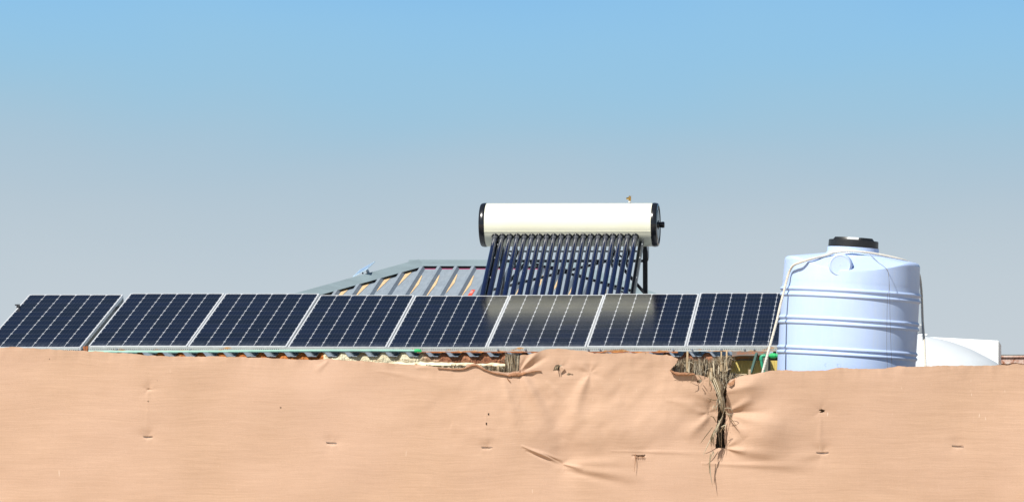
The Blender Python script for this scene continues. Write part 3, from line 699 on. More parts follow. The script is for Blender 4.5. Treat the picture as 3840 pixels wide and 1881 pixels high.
# rope over the tank, three twisted strands
def catmull(pts, n):
    pts = [Vector(p) for p in pts]; out_ = []
    for i in range(len(pts) - 1):
        p0, p1, p2_, p3 = pts[max(i - 1, 0)], pts[i], pts[i + 1], pts[min(i + 2, len(pts) - 1)]
        for j in range(n):
            t = j / n; out_.append(.5 * ((2 * p1) + (-p0 + p2_) * t + (2 * p0 - 5 * p1 + 4 * p2_ - p3) * t * t + (-p0 + 3 * p1 - 3 * p2_ + p3) * t ** 3))
    return out_ + [pts[-1]]
def rope(m, pts, r=.0125, lay=.055):
    c = catmull(pts, 16); L = 0; dens = []
    for i in range(len(c) - 1):
        d = (c[i + 1] - c[i]).length; k = max(1, int(d / .006))
        for j in range(k): dens.append(c[i].lerp(c[i + 1], j / k))
    strands = [[], [], []]; u = None; ph = 0
    for i, p in enumerate(dens):
        t = (dens[min(i + 1, len(dens) - 1)] - dens[max(i - 1, 0)]).normalized()
        if u is None: u = t.orthogonal().normalized()
        u = (u - t * u.dot(t)).normalized(); w_ = t.cross(u)
        if i: ph += (p - dens[i - 1]).length / lay * 2 * math.pi
        for s_ in range(3):
            a = ph + s_ * 2 * math.pi / 3; strands[s_].append(p + (u * math.cos(a) + w_ * math.sin(a)) * r * .5)
    for s_ in strands: m.tube(s_, r * .56, 7)
    return m
rp = [P(2857, 1405, 36.55), P(2871, 1354, 36.62), P(2890, 1287, 36.72), P(2912, 1206, 36.82), P(2926, 1145, 36.88), P(2942, 1083, 36.92), P(2953, 1040, 36.93), P(2963, 1012, 36.92), P(2977, 993, 36.84),
      P(3000, 983, 36.77), P(3030, 974, 36.76), P(3060, 967, 36.82), P(3085, 961, 36.90), P(3110, 953, 36.95), P(3133, 946, 37.0), P(3180, 941, 37.01), P(3228, 944, 37.02), P(3275, 950, 37.08), P(3323, 959, 37.14),
      P(3370, 970, 37.2), P(3400, 980, 37.3), P(3432, 1002, 37.5), P(3447, 1030, 37.62), P(3455, 1088, 37.66), P(3460, 1206, 37.66), P(3464, 1259, 37.25), P(3467, 1310, 37.08), P(3471, 1385, 36.95)]
m = rope(MB(), rp); tag(m.build('rope', M['rope'], None, 50, own=rp[0]), 'off white twisted rope tied over the blue tank, hanging down both sides', 'rope')
for pts_, lab in (([(3268, 957, 36.98), (3296, 985, 36.86), (3325, 1008, 36.72), (3332, 1025, 36.66), (3334, 1085, 36.64), (3328, 1110, 36.62), (3326, 1200, 36.63), (3325, 1300, 36.63), (3329, 1390, 36.63)], 'thin dark wire hanging from the tank lid, the left one of two'),
                  ([(3262, 954, 36.98), (3292, 982, 36.85), (3324, 1007, 36.71), (3333, 1040, 36.65), (3336, 1100, 36.63), (3338, 1200, 36.63), (3341, 1300, 36.63), (3346, 1390, 36.63)], 'thin dark wire down the tank front, the right one of two')):
    pp = catmull([P(*q) for q in pts_], 6); m = MB().tube(pp, .0014, 5); tag(m.build('thin_wire', M['thread'], None, 60, own=pp[0]), lab, 'wire', 'thin wires on the blue tank')

# green plumbing by the tank
gp = empty('green_water_pipe', P(2860, 1400, 37.7), 'green pipe with an elbow and a bright coupling joining the left of the blue tank', 'pipe')
pp = catmull([P(2870, 1420, 37.6), P(2864, 1390, 37.6), P(2857, 1365, 37.6), P(2855, 1345, 37.6)], 5); MB().tube(pp, .0145, 14).build('riser', M['greenpipe'], gp, 40)
pp = catmull([P(2855, 1350, 37.6), P(2855, 1340, 37.6), P(2859, 1334, 37.6), P(2870, 1333, 37.6)], 6); MB().tube(pp, .018, 14).build('elbow', M['greenpipe'], gp, 40)
MB().tube([P(2868, 1333, 37.6), P(2892, 1333, 37.6)], .014, 14).build('branch', M['greenpipe'], gp, 40)
MB().tube([P(2886, 1333, 37.6), P(2889, 1333, 37.6), P(2890, 1333, 37.6), P(2908, 1333, 37.6), P(2909, 1333, 37.6), P(2916, 1333, 37.6)], [.018, .018, .027, .027, .02, .02], 16).build('coupling', M['greencap'], gp, 40)
MB().tube([P(2910, 1333, 37.6), P(2935, 1334, 37.55)], .014, 12).build('tail', M['greenpipe'], gp, 40)
m = MB(); m.bar(P(2838, 1325, 37.9), P(2816, 1400, 37.7), .022, .03); tag(m.build('leaning_post', plain('dark green post', (.04, .09, .075), .5), None, own=P(2816, 1400, 37.7)), 'dark green post leaning under the slotted rail left of the green pipe', 'post')
m = MB(); m.bar(P(2873, 1318, 37.8), P(2871, 1400, 37.8), .05, .05); m.bar(P(2880, 1345, 37.85), P(2884, 1400, 37.85), .04, .06)
tag(m.build('stub_post', plain('grey weathered post', (.15, .15, .12), .7), None, own=P(2873, 1400, 37.8)), 'short grey post standing behind the green elbow pipe', 'post')

# ------------------------------------------------------------------ white domed tank, white box, rusty roof at the right
DX, DY = wx(3424, 39.9), 39.9; zt = wz(1259, DY); ppm = F / DY
pr = [(1.0, 0), (1.0, zt - .45), (.99, zt - .40)]
for dx_, dp in ((308, 100), (282, 85), (254, 70), (224, 54), (194, 41), (164, 30), (134, 20), (104, 12), (74, 6), (50, 2)): pr.append((dx_ / ppm * 1.02, zt - dp / ppm))
pr += [(.105, zt + .006), (.1, zt + .01), (.1, zt + .045), (0, zt + .045)]
dt = empty('domed_tank', (DX, DY, 0), 'large white tank with a low domed top and small neck behind the blue tank', 'tank')
m = MB(); m.lathe(pr, 120, Matrix.Translation((DX, DY, 0))); m.build('tank_body', M['domewhite'], dt, 30)
m = MB(); m.lathe([(.108, zt + .035), (.112, zt + .04), (.112, zt + .11), (.1, zt + .12), (.03, zt + .135), (0, zt + .135)], 40, Matrix.Translation((DX, DY, 0))); m.build('neck_cap', plain('grey white cap', (.6, .62, .63), .5), dt, 40)
m = MB(); m.tube([(DX + .06, DY - .08, zt + .012), (DX + .15, DY - .1, zt + .012)], .009, 10); m.build('stub_pipe', M['white'], dt, 40)
wbx = empty('white_box', (wx(3500, 41.4), 41.4, 0), 'white box with a gently sloping top behind the domed tank', 'box')
m = MB(); xr, xl = wx(3746, 41.4), wx(3330, 41.4); zr, zl2 = wz(1276, 41.4), wz(1254, 41.4)
m.add([(xl, 41.4, 0), (xr - .012, 41.4, 0), (xr + .03, 42.3, 0), (xl, 42.3, 0), (xl, 41.4, zl2), (xr, 41.4, zr), (xr + .032, 42.3, zr - .03), (xl, 42.3, zl2 - .03)],
      [(0, 3, 2, 1), (4, 5, 6, 7), (0, 1, 5, 4), (1, 2, 6, 5), (2, 3, 7, 6), (3, 0, 4, 7)])
m.build('casing', M['white'], wbx, bevel=.012)
RY = 43.0; rb = empty('rusty_shed', (wx(4100, RY), RY + 1, 0), 'low shed at the right edge of the photo with a flaking rusty roof edge', 'building')
xa, xb = wx(3700, RY), wx(4700, RY); zt2, zb2 = wz(1333, RY), wz(1362, RY)
ex = np.arange(xa, xb, .03); m = MB(); vs = []
for i, x in enumerate(ex): 
    a = .006 * math.sin(x * 31) + .004 * random.random(); vs += [(x, RY - .015, zt2), (x, RY - .022, zt2 - .014), (x, RY, zt2 - .016), (x, RY, zb2 + a), (x, RY + .1, zb2 + a - .012)]
m.add(vs, [(5 * i + j, 5 * i + 5 + j, 5 * i + 6 + j, 5 * i + 1 + j)[::-1] for i in range(len(ex) - 1) for j in range(4)]); m.build('roof_edge', M['rusty'], rb)
m = MB(); m.box((xa, RY - .01, zt2 + .001), (xb, RY + 3, zt2 + .014)); m.build('roof', M['zincrust'], rb)
m = MB(); m.box((xa + .05, RY + .12, 0), (xb, RY + 2.9, zb2 - .012)); m.build('wall', M['flap'], rb)

# ------------------------------------------------------------------ cloth screen in front
FY = 36.2
top = [(-900, 1320), (-200, 1306), (0, 1303), (50, 1298), (89, 1303), (168, 1307), (239, 1313), (320, 1315), (358, 1315), (410, 1320), (492, 1324), (540, 1330), (604, 1334), (708, 1335), (820, 1335), (960, 1340), (1013, 1341), (1109, 1346), (1190, 1350), (1231, 1343),
       (1272, 1349), (1367, 1353), (1462, 1361), (1516, 1366), (1598, 1368), (1652, 1377), (1700, 1380), (1740, 1379), (1756, 1366), (1781, 1363), (1806, 1372), (1824, 1388), (1874, 1393), (1911, 1396), (1944, 1390), (1946, 1389), (1951, 1330), (1980, 1329), (2010, 1320), (2042, 1310), (2073, 1306), (2097, 1305),
       (2135, 1309), (2181, 1313), (2212, 1320), (2228, 1324), (2259, 1323), (2315, 1323), (2352, 1320), (2377, 1323), (2424, 1319), (2445, 1327), (2483, 1329), (2498, 1328), (2520, 1334), (2545, 1347), (2552, 1350), (2556, 1360), (2700, 1364), (2760, 1364), (2775, 1408), (2819, 1404), (2858, 1395), (2897, 1388), (2919, 1387),
       (3038, 1389), (3104, 1387), (3133, 1377), (3204, 1381), (3275, 1381), (3323, 1379), (3370, 1372), (3400, 1374), (3449, 1373), (3489, 1370), (3548, 1369), (3607, 1369), (3667, 1371), (3716, 1369), (3742, 1365), (3776, 1368), (3805, 1362), (3840, 1366), (4000, 1362), (4300, 1370), (4800, 1366)]
tx, ty = np.array([t[0] for t in top], float), np.array([t[1] for t in top], float)
gx = np.concatenate([np.arange(-2400, -20, 12), np.arange(-20, 2060, 2.6), np.arange(2060, 2160, 1.3), np.arange(2160, 2500, 2.6), np.arange(2500, 2800, 1.2), np.arange(2800, 3860, 2.6), np.arange(3860, 5600, 12)])
NR = 270
tt = np.concatenate([[0, .0035, .007, .011], np.linspace(.015, .70, NR), np.linspace(.72, 1, 12)])
topy = np.interp(gx, tx, ty) + (n1(gx + 2000, 1 / 9, 31) - .5) * 2.2 + (n1(gx + 2000, 1 / 30, 32) - .5) * 2.5
BOT = HY + EYE * F / FY + 3
PX = np.repeat(gx[None, :], len(tt), 0); PY = topy[None, :] + tt[:, None] * (BOT - topy)[None, :]
H = np.zeros_like(PX)                                     # relief of the cloth in metres, towards the road
def n2(x, y, fx_, fy_, seed):
    r_ = np.random.default_rng(seed).random((256, 256)); a = x * fx_ + 500.3; b = y * fy_ + 500.7
    ia, ib = np.floor(a).astype(int), np.floor(b).astype(int); u, v = a - ia, b - ib; u = u * u * (3 - 2 * u); v = v * v * (3 - 2 * v)
    g_ = lambda i, j: r_[i % 256, j % 256]
    return (g_(ia, ib) * (1 - u) + g_(ia + 1, ib) * u) * (1 - v) + (g_(ia, ib + 1) * (1 - u) + g_(ia + 1, ib + 1) * u) * v - .5
H += .055 * n2(PX, PY, 1 / 520, 1 / 330, 1) + .022 * n2(PX, PY, 1 / 210, 1 / 120, 2) + .0025 * n2(PX, PY, 1 / 150, 1 / 44, 3) + .0008 * n2(PX, PY, 1 / 60, 1 / 14, 4)
rag = np.exp(-(PY - topy[None, :]) / 28); H += rag * (.014 * n2(PX, PY, 1 / 42, 1 / 60, 5) + .006 * n2(PX, PY, 1 / 16, 1 / 40, 6))
crum = np.exp(-((PX - 2250) / 520) ** 2) * np.exp(-((PY - 1480) / 190) ** 2); H += crum * (.030 * n2(PX * .9 + PY * .5, PY * .8 - PX * .35, 1 / 95, 1 / 60, 7) + .010 * n2(PX + PY, PY - PX, 1 / 40, 1 / 52, 8))
def fold(x0, y0, x1, y1, wd, amp, skew=0.0, pw=1.0):
    global H
    L = math.hypot(x1 - x0, y1 - y0); ux, uy = (x1 - x0) / L, (y1 - y0) / L
    s_ = ((PX - x0) * ux + (PY - y0) * uy) / L; d = (PX - x0) * -uy + (PY - y0) * ux
    sc_ = np.clip(s_, 0, 1); tap = np.sin(np.pi * np.clip(sc_ * .9 + .1, 0, 1)) ** pw * (s_ > -.02) * (s_ < 1.02)
    ww = wd * (.35 + .9 * sc_); q = d / ww
    H += .62 * amp * tap * np.exp(-q * q) * (1 + skew * q)
def pinch(cx_, cy_, rad, amp, nf, fa, seed=0, x1=None):
    global H
    dx, dy = PX - cx_, PY - cy_; r_ = np.hypot(dx, dy * 1.3); th = np.arctan2(dy, dx)
    ph = seed * 1.7; H -= amp * np.exp(-(r_ / rad) ** 1.2)
    H += .3 * fa * np.cos(nf * th + ph + .6 * np.sin(2 * th + seed)) * np.exp(-r_ / (rad * 1.6)) * (1 - np.exp(-(r_ / (rad * .25)) ** 2))
def slit(cx_, cy_, half, sag=3, dep=.012):
    global H
    s_ = np.clip(1 - ((PX - cx_) / half) ** 2, 0, 1); d = PY - (cy_ + sag * s_)
    H -= dep * np.sqrt(s_) * np.exp(-(d / 3.2) ** 2); H += dep * .22 * np.sqrt(s_) * np.exp(-((d - 11) / 10) ** 2); H -= .5 * dep * np.exp(-((d + 14) / 18) ** 2) * np.exp(-((PX - cx_) / (half * 1.5)) ** 2)
slit(555, 1636, 18); slit(1243, 1661, 20, 1); slit(1826, 1677, 20, 2); slit(3084, 1696, 24, 3); slit(3592, 1673, 22, 2); slit(560, 1461, 9, -2, .009); slit(2395, 1707, 26, 2, .016)
for a in ((555, 1636, 30, .012, 4, .004, 1), (1243, 1661, 45, .01, 3, .005, 2), (1826, 1677, 40, .01, 3, .004, 3), (3084, 1696, 60, .015, 4, .008, 4), (3592, 1673, 55, .012, 3, .007, 5), (560, 1461, 32, .012, 5, .004, 6),
          (2112, 1738, 70, .028, 3, .008, 7), (2212, 1398, 60, .016, 6, .010, 8), (3076, 1541, 34, .014, 5, .005, 9), (2728, 1546, 85, .035, 5, .022, 10), (2722, 1678, 60, .024, 5, .015, 11), (1948, 1392, 75, .03, 5, .020, 12),
          (2652, 1545, 70, .02, 5, .013, 13), (2100, 1378, 38, .012, 4, .008, 14), (2640, 1425, 34, .01, 5, .006, 15)): pinch(*a)
# pulled folds
for f_ in ((1960, 1672, 2112, 1738, 10, .030, -.6), (2112, 1738, 2190, 1752, 9, .026, .6), (1975, 1690, 2120, 1748, 9, -.022), (2115, 1735, 2400, 1722, 22, .018, .5), (2130, 1752, 2420, 1800, 26, .022, -.6), (2120, 1765, 2390, 1822, 18, -.014),
           (1948, 1392, 2030, 1312, 12, .034, -.8), (1962, 1392, 2060, 1330, 10, -.024), (1946, 1400, 1978, 1332, 6, -.014), (1955, 1400, 2085, 1600, 30, .034, .5), (1990, 1400, 2120, 1650, 36, -.030), (2200, 1410, 2110, 1640, 34, .030, -.4), (1890, 1420, 1960, 1640, 26, .020, .5), (2050, 1430, 2120, 1500, 16, .014), (2212, 1398, 2130, 1540, 26, .010), (2212, 1398, 2330, 1500, 28, .010, .5), (2212, 1398, 2130, 1350, 20, .010, .4),
           (2728, 1545, 2830, 1500, 18, .038, -.7), (2726, 1548, 2900, 1545, 15, -.026), (2730, 1552, 2800, 1640, 20, .040, .5), (2730, 1552, 2950, 1600, 26, .022), (2722, 1680, 2800, 1690, 10, .024, .5), (2722, 1678, 2780, 1640, 16, .026, -.6), (2722, 1680, 2960, 1715, 24, .022), (2720, 1470, 2860, 1430, 22, .024), (2640, 1738, 3120, 1756, 17, .015, -.6), (2300, 1690, 2700, 1700, 10, .008, -.5),
           (2652, 1545, 2520, 1520, 22, .020, .4), (2655, 1560, 2560, 1640, 24, .026, -.5), (2660, 1500, 2560, 1440, 24, .018), (1820, 1600, 2110, 1650, 30, .008), (1700, 1600, 2110, 1730, 60, .014), (2040, 1700, 2112, 1738, 5, -.022), (3080, 1700, 2880, 1740, 30, .014), (3080, 1545, 3076, 1690, 12, .005, .8), (558, 1465, 556, 1630, 8, .0022, .8), (1826, 1520, 1826, 1674, 8, .002, .8),
           (1232, 1352, 1182, 1400, 14, .010, .8), (1560, 1380, 1640, 1372, 16, .014, -.5), (1420, 1390, 1660, 1430, 14, .007), (2500, 1500, 2660, 1520, 18, .014)): fold(*f_)
# billows beside the tear
H += .085 * np.exp(-((PX - 2860) / 95) ** 2 - ((PY - 1620) / 85) ** 2) + .06 * np.exp(-((PX - 2790) / 75) ** 2 - ((PY - 1455) / 60) ** 2) - .05 * np.exp(-((PX - 2700) / 60) ** 2 - ((PY - 1560) / 140) ** 2)
sm = np.clip((PX - 2850) / 1000, 0, 1); H -= .21 * sm * sm * (3 - 2 * sm)      # the screen bends away towards the right
H += .05 * np.exp(-((PX - 2330) / 230) ** 2 - ((PY - 1600) / 110) ** 2) - .04 * np.exp(-((PX - 2112) / 60) ** 2 - ((PY - 1640) / 160) ** 2)
H += .03 * np.exp(-((PX - 2450) / 260) ** 2 - ((PY - 1760) / 90) ** 2)
X3 = (PX - CX) / F * FY; Z3 = EYE - (PY - HY) / F * FY
Z3[-1, :] = .0
V = np.stack([X3, FY - H, Z3], -1).reshape(-1, 3)
nr, nc = PX.shape
fi = (np.arange(nr - 1)[:, None] * nc + np.arange(nc - 1)[None, :])
Q = np.stack([fi, fi + nc, fi + nc + 1, fi + 1], -1).reshape(-1, 4)
mxc = (PX[:-1, :-1] + PX[1:, 1:]) / 2; myc = (PY[:-1, :-1] + PY[1:, 1:]) / 2
jx = mxc + 3.0 * n2(mxc, myc, 1 / 6, 1 / 6, 21) + 4 * n2(mxc, myc, 1 / 17, 1 / 17, 22); jy = myc + 3.5 * n2(mxc, myc, 1 / 6, 1 / 6, 23) + 3 * n2(mxc, myc, 1 / 17, 1 / 17, 24)
def inside(poly):
    ins = np.zeros(jx.shape, bool); n = len(poly)
    for i in range(n):
        xa_, ya_ = poly[i]; xb_, yb_ = poly[(i + 1) % n]
        cnd = ((ya_ > jy) != (yb_ > jy)); ins ^= cnd & (jx < (xb_ - xa_) * (jy - ya_) / ((yb_ - ya_) if yb_ != ya_ else 1e-9) + xa_)
    return ins
tears = [[(2547, 1340), (2532, 1362), (2517, 1378), (2510, 1390), (2530, 1401), (2560, 1404), (2586, 1402), (2619, 1405), (2645, 1411), (2662, 1416), (2672, 1432), (2684, 1470), (2690, 1500), (2690, 1540), (2688, 1580), (2684, 1610), (2684, 1640), (2680, 1679),
          (2718, 1679), (2715, 1640), (2717, 1583), (2719, 1540), (2722, 1488), (2727, 1445), (2740, 1424), (2765, 1412), (2780, 1406), (2780, 1290), (2545, 1290)],
         [(2074, 1386), (2082, 1369), (2111, 1367), (2109, 1375), (2100, 1382), (2104, 1398), (2094, 1388), (2088, 1388)], [(2124, 1403), (2130, 1399), (2152, 1401), (2150, 1405), (2132, 1406)],
         [(2612, 1431), (2622, 1421), (2634, 1423), (2622, 1432), (2614, 1436)], [(2378, 1702), (2384, 1706), (2412, 1706), (2420, 1702), (2416, 1710), (2392, 1712)],
         [(1050, 1525), (1055, 1524), (1056, 1531), (1052, 1530)], [(1833, 1545), (1837, 1544), (1836, 1557), (1832, 1553)], [(1824, 1583), (1829, 1584), (1828, 1593), (1824, 1590)], [(555, 1504), (561, 1503), (559, 1509)], [(3071, 1535), (3079, 1530), (3092, 1536), (3090, 1546), (3074, 1543), (3080, 1538)]]
kill = np.zeros(jx.shape, bool)
for tpoly in tears: kill |= inside(tpoly)
Q = Q[~kill.reshape(-1)]
me = bpy.data.meshes.new('cloth_sheet'); me.vertices.add(len(V)); me.vertices.foreach_set('co', (V - np.array([0, FY, 0])).reshape(-1).astype(np.float32))
me.loops.add(Q.size); me.loops.foreach_set('vertex_index', Q.reshape(-1).astype(np.int32)); me.polygons.add(len(Q)); me.polygons.foreach_set('loop_start', np.arange(0, Q.size, 4, dtype=np.int32))
me.update(calc_edges=True); me.materials.append(M['cloth']); me.shade_smooth()
cs = empty('cloth_screen', (0, FY, 0), 'faded peach shade cloth stretched along the whole foreground with tears and pulled folds', 'cloth screen')
cl = bpy.data.objects.new('cloth_sheet', me); COL.objects.link(cl); cl.parent = cs
def hsurf(px, py):
    j = np.argmin(abs(gx - px)); i = np.argmin(abs(PY[:, j] - py)); return FY - H[i, j]
# curled brown hems and flaps at the tears
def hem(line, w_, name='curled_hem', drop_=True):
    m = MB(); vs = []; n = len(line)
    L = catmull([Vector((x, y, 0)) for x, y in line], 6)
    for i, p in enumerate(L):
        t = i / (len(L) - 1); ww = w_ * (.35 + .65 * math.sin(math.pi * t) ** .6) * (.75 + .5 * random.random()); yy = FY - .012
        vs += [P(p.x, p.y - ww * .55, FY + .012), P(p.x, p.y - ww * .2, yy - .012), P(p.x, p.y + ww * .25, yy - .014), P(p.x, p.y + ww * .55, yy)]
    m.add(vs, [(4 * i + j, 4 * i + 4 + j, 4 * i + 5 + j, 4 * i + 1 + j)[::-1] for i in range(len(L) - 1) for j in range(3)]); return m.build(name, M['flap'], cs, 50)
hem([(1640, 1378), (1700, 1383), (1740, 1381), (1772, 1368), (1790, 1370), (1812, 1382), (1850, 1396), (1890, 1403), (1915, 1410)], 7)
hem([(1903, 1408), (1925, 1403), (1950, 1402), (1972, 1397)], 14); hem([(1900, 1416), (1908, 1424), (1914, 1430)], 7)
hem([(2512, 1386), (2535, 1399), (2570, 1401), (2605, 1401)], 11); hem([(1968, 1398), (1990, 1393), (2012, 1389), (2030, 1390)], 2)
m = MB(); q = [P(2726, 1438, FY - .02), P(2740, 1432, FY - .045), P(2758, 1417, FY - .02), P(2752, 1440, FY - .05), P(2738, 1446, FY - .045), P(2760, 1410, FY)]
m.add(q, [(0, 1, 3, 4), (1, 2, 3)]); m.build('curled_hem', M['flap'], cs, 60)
m = MB(); q = [P(2110, 1368, FY - .01), P(2100, 1374, FY - .02), P(2096, 1386, FY - .015), P(2104, 1397, FY - .012), P(2118, 1382, FY - .022)]; m.add(q, [(0, 1, 2, 3, 4)]); m.build('curled_hem', M['cloth'], cs)
# wire stitches holding the cloth to the posts
for px, py, hw_, sg in ((555, 1636, 17, 2), (1243, 1659, 20, 1), (1826, 1676, 20, 2), (3084, 1695, 23, 4), (3592, 1671, 22, 3)):
    tl = {1243: 5, 3592: 4}.get(px, 0); pts_ = [P(px + hw_ * s_, py + sg * (1 - s_ * s_) + tl * s_ * .5, min(hsurf(px + hw_ * s_, py), hsurf(px, py)) - .003) for s_ in [-1 + i / 6 for i in range(13)]]
    MB().tube(pts_, .0022, 6).build('wire_stitch', M['thread'], cs, 60)
# frayed threads
m = MB()
for i in range(26):
    px = 2380 + i * 1.5; m.tube([P(px, 1709, FY - .02), P(px + random.uniform(-1, 1), 1714 + random.random() * 5, FY - .026)], .0012, 4)
m.tube([P(2384, 1700, FY - .03), P(2382, 1730, FY - .04), P(2378, 1768, FY - .045)], [.003, .003, .001], 5)
for i in range(70):
    t = i / 69; px = 2700 + 20 * random.random(); 
    if i < 45: px, py = 2518 + 150 * t, 1403; 
    else: px, py = random.choice([(2683, 0), (2719, 0)])[0], 1460 + 210 * random.random()
    m.tube([P(px, py, FY - .015), P(px + random.uniform(-4, 4), py + random.uniform(-6, 4), FY - .03)], .001, 4)
m.build('frayed_threads', M['flap'], cs)
# timber posts behind the cloth
for px in (-2300, -1700, -1120, -560, 0, 556, 1232, 1826, 2430, 3080, 3680, 4300, 4900, 5500):
    m = MB(); x = wx(px, FY + .18); k_b = .2 if px > 3500 else .06 if px > 3000 else 0; m.tube([(x, FY + .16 + k_b, 0), (x + .01, FY + .15 + k_b, EYE + (HY - 1402) / F * FY)], [.05, .042], 12); m.build('timber_post', M['wood'], cs, 40)

# ------------------------------------------------------------------ dry palm fence behind the cloth
pf = empty('palm_frond_fence', (wx(2600, FY + .3), FY + .3, 0), 'old dry palm frond fence showing through the gaps and tears of the peach cloth', 'fence')
def blade(m, p0, p1, w_, bend, curve=.0):
    p0, p1 = Vector(p0), Vector(p1); d = p1 - p0; sd_ = Vector((d.z, 0, -d.x)).normalized(); tw = random.uniform(-.8, .8)
    wv = (sd_ * math.cos(tw) + Vector((0, 1, 0)) * math.sin(tw)) * w_ / 2; vs = []
    for t, f_ in ((0, .6), (.35, 1), (.7, .8), (1, .12)):
        c = p0 + d * t + bend * (t * (1 - t) * 4) + Vector((0, 0, -curve * t * t)); vs += [c - wv * f_, c + Vector((0, -.0016, 0)), c + wv * f_]
    m.add(vs, [(3 * i + j, 3 * i + 1 + j, 3 * i + 4 + j, 3 * i + 3 + j) for i in range(3) for j in range(2)])
def bundle(px, yt, yb, wt, wb_, n, Y, name='frond_bundle', wd=(.006, .014)):
    m = MB()
    for i in range(n):
        u = random.uniform(-1, 1); v = u * .75 + random.gauss(0, .25)
        y0 = Y + random.uniform(-.05, .05)
        a = P(px + wb_ * .3 * u, yb + random.uniform(-4, 10), y0); b_ = P(px + wt * .58 * v, yt + abs(random.gauss(0, (yb - yt) * .13)), y0 + random.uniform(-.03, .03))
        blade(m, a, b_, random.uniform(*wd), Vector((random.gauss(0, .008), 0, 0)))
    for i in range(max(2, n // 8)):                                      # a few broken leaves crossing the rest
        a = P(px + random.uniform(-wt, wt) / 2, random.uniform(yt + 10, yb), Y - .06); b_ = a + Vector((random.uniform(-.06, .06), 0, random.uniform(-.05, .03))); blade(m, a, b_, .005, Vector((0, 0, .01)))
    return m.build(name, M['frond'], pf)
for px, yt, yb, wt, wb_, n in ((2532, 1352, 1412, 30, 16, 60), (2556, 1342, 1418, 34, 22, 90), (2582, 1336, 1424, 36, 24, 100), (2606, 1342, 1428, 34, 24, 90), (2634, 1338, 1430, 38, 26, 110), (2660, 1346, 1434, 34, 24, 90),
                               (2686, 1336, 1426, 38, 22, 110), (2716, 1330, 1400, 46, 16, 120), (2728, 1328, 1398, 40, 14, 70), (2706, 1388, 1452, 44, 22, 100), (2730, 1392, 1450, 42, 26, 90), (2752, 1398, 1444, 36, 24, 70), (2774, 1402, 1440, 30, 22, 40), (2800, 1400, 1430, 26, 22, 30),
                               (1914, 1320, 1410, 42, 30, 130), (1934, 1326, 1412, 32, 22, 90)):
    bundle(px, yt, yb, wt, wb_, n, FY + .16 + random.uniform(-.03, .03))
for i, px in enumerate(range(1480, 1910, 16)):
    yt = 1371 - 4 * math.sin(i) - (4 if px > 1600 else -1); bundle(px + random.uniform(-3, 3), yt + random.uniform(-3, 5), yt + 42, 20, 17, 34, FY + .15 + random.uniform(-.02, .03), wd=(.004, .008))
for px, yt, w_ in ((1684, 1373, 7), (1700, 1372, 6), (1716, 1375, 5), (1760, 1370, 6), (1868, 1370, 8), (1660, 1369, 8), (2705, 1316, 5), (2578, 1316, 7), (2725, 1316, 6), (2811, 1384, 10), (2664, 1378, 16)):
    m = MB(); a, b_ = P(px, yt, FY + .1), P(px + random.uniform(-2, 2), yt + 75, FY + .1); m.bar(a, b_, w_ / F * FY, .012, up=(0, 1, 0)); m.build('split_slat', M['wood'], pf)
# mat of packed stems behind, its height following the cloth
m = MB(); px = -2380
while px < 5580:
    t_ = float(np.interp(px, tx, ty)); yt = max(t_, 1390 if not (1940 < px < 2560) else t_) + random.uniform(16, 34)
    if 2640 < px < 2760: yt = 1430 + random.uniform(0, 16)
    if px > 2790: yt = t_ + random.uniform(12, 24)
    if 2683 < px < 2700: px += 5; continue
    x = wx(px, FY + .3); y_ = FY + .3 + random.uniform(-.02, .02); w_ = random.uniform(.018, .034)
    m.box((x, y_, 0), (x + w_, y_ + .02, wz(yt, y_))); px += w_ / FY * F * .97
m.build('stem_mat', M['frond'], pf)
m = MB(); m.box((wx(-2380, FY + .36), FY + .36, 0), (wx(5580, FY + .36), FY + .375, wz(1470, FY + .36))); m.build('backing_board', M['wood'], pf)
for (a, b_) in ((1400, 1960), (2520, 2800)):
    m = MB(); m.tube([P(a, 1402, FY + .22), P(b_, 1405, FY + .22)], .012, 8); m.build('cross_pole', M['wood'], pf, 40)
# loose leaves hanging out through the tear
def loose(lines, w_=.009, name='hanging_leaf'):
    for ln in lines:
        m = MB(); L = catmull([P(x, y, Y) for x, y, Y in ln], 6); vs = []
        n = len(L)
        for i, p in enumerate(L):
            t = i / (n - 1); ww = w_ * (.55 + .6 * math.sin(math.pi * min(1, t * 1.1 + .1)) if t < .85 else max(.12, (1 - t) * 3.2)); d = (L[min(i + 1, n - 1)] - L[max(i - 1, 0)]).normalized(); s_ = Vector((d.z, 0, -d.x)).normalized()
            vs += [p - s_ * ww / 2, p + Vector((0, -.003, 0)), p + s_ * ww / 2]
        m.add(vs, [(3 * i + j, 3 * i + 1 + j, 3 * i + 4 + j, 3 * i + 3 + j) for i in range(n - 1) for j in range(2)]); m.build(name, M['frond'], pf)
G = FY - .05
L_ = []
for i in range(16):                                        # fan that leans out of the top of the tear
    s_ = i / 15; L_.append([(2664 + 34 * s_ + random.uniform(-4, 4), 1408 + 14 * s_ + random.uniform(-8, 14), G + .05), (2682 + 26 * s_ + random.uniform(-3, 3), 1455 + random.uniform(-8, 8), G - .01 + random.uniform(-.01, .01)), (2700 + 14 * s_ + random.uniform(-2, 2), 1500, G - .02), (2708 + 12 * s_ + random.uniform(-4, 4), 1540 + random.uniform(-28, 14), G + .01)])
loose(L_, .006)
L_ = []
for i in range(22):                                        # bunch that falls down the left side of the tear
    a = random.uniform(0, 1); L_.append([(2714 - 14 * a, 1550 + 40 * a, G + .06), (2696 - 10 * a + random.uniform(-5, 5), 1585 + 22 * a, G), (2680 - 12 * a + random.uniform(-8, 8), 1625 + 20 * a, G - .02), (2664 + 22 * random.random(), 1655 + 45 * random.random(), G - .01)])
loose(L_, .0045)
L_ = []
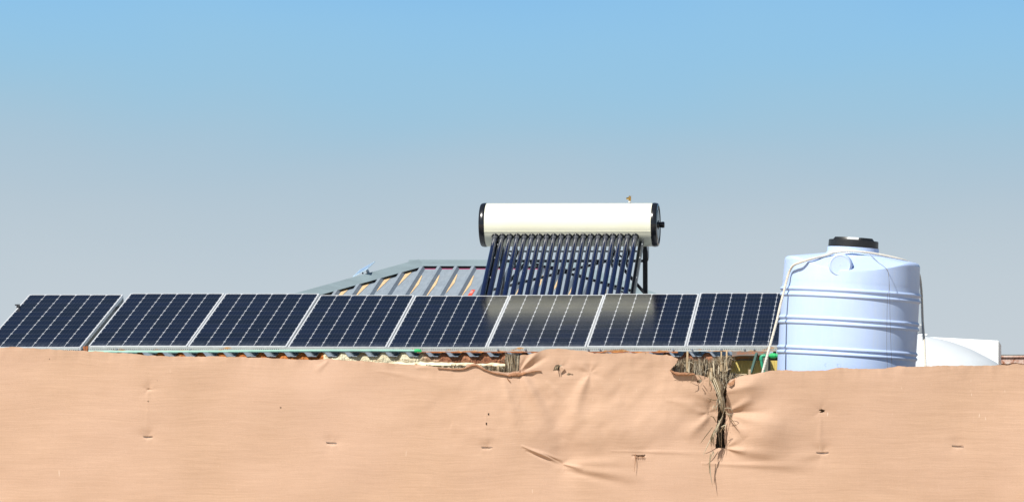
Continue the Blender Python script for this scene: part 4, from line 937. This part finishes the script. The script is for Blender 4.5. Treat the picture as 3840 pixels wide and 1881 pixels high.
for i in range(26):                                        # packed leaves inside the tear
    a = random.random(); x = 2688 + 28 * random.random(); y = 1420 + 230 * a; L_.append([(x, y, G + .1), (x + random.uniform(-6, 6), y + 22, G + .07), (x + random.uniform(-12, 12), y + 48, G + .09)])
loose(L_, .0065)
loose([[(2676, 1690, G), (2666, 1710, G - .01), (2662, 1740, G - .01), (2662, 1775, G)], [(2664, 1700, G), (2660, 1740, G - .01), (2660, 1778, G)], [(2662, 1740, G - .004), (2665, 1780, G - .01), (2672, 1822, G)],
       [(2718, 1536, G + .02), (2738, 1562, G - .02), (2765, 1602, G + .0)], [(2716, 1530, G), (2738, 1530, G - .03), (2752, 1552, G - .02)], [(2685, 1535, G + .02), (2676, 1520, G), (2672, 1540, G - .01)], [(2720, 1548, G), (2740, 1554, G - .02), (2756, 1552, G)],
       [(2690, 1498, G + .02), (2674, 1498, G), (2650, 1490, G)], [(2686, 1582, G + .02), (2674, 1562, G), (2662, 1560, G)], [(2672, 1600, G), (2645, 1635, G - .01), (2626, 1662, G)], [(2668, 1640, G), (2652, 1672, G - .01), (2636, 1708, G)],
       [(2672, 1690, G), (2676, 1700, G), (2668, 1720, G)], [(2600, 1406, G), (2598, 1422, G - .01), (2588, 1436, G)], [(2616, 1402, G), (2624, 1412, G - .01), (2632, 1424, G)], [(2662, 1402, G), (2661, 1430, G - .01), (2659, 1452, G)], [(2663, 1392, G), (2665, 1415, G - .01), (2660, 1440, G)],
       [(2578, 1404, G + .01), (2590, 1397, G - .02), (2602, 1397, G)], [(2590, 1390, G), (2598, 1386, G - .02), (2612, 1384, G)], [(2655, 1390, G), (2652, 1402, G - .02), (2654, 1418, G)], [(2642, 1395, G), (2643, 1408, G - .01), (2641, 1422, G)],
       [(2690, 1380, G + .02), (2689, 1400, G - .02), (2692, 1418, G)], [(1876, 1350, G + .08), (1885, 1353, G), (1899, 1362, G)], [(2086, 1372, G + .03), (2084, 1380, G), (2082, 1386, G)], [(2094, 1370, G + .03), (2090, 1378, G), (2089, 1387, G)], [(2618, 1424, G + .02), (2622, 1428, G - .01), (2618, 1434, G)],
       [(2704, 1600, G), (2722, 1592, G - .02), (2712, 1612, G)], [(2700, 1620, G), (2712, 1600, G - .01), (2720, 1596, G)], [(2706, 1610, G + .03), (2705, 1640, G + .02), (2706, 1676, G + .03)], [(2712, 1560, G + .03), (2700, 1610, G + .02), (2696, 1650, G + .03)]], .0075)
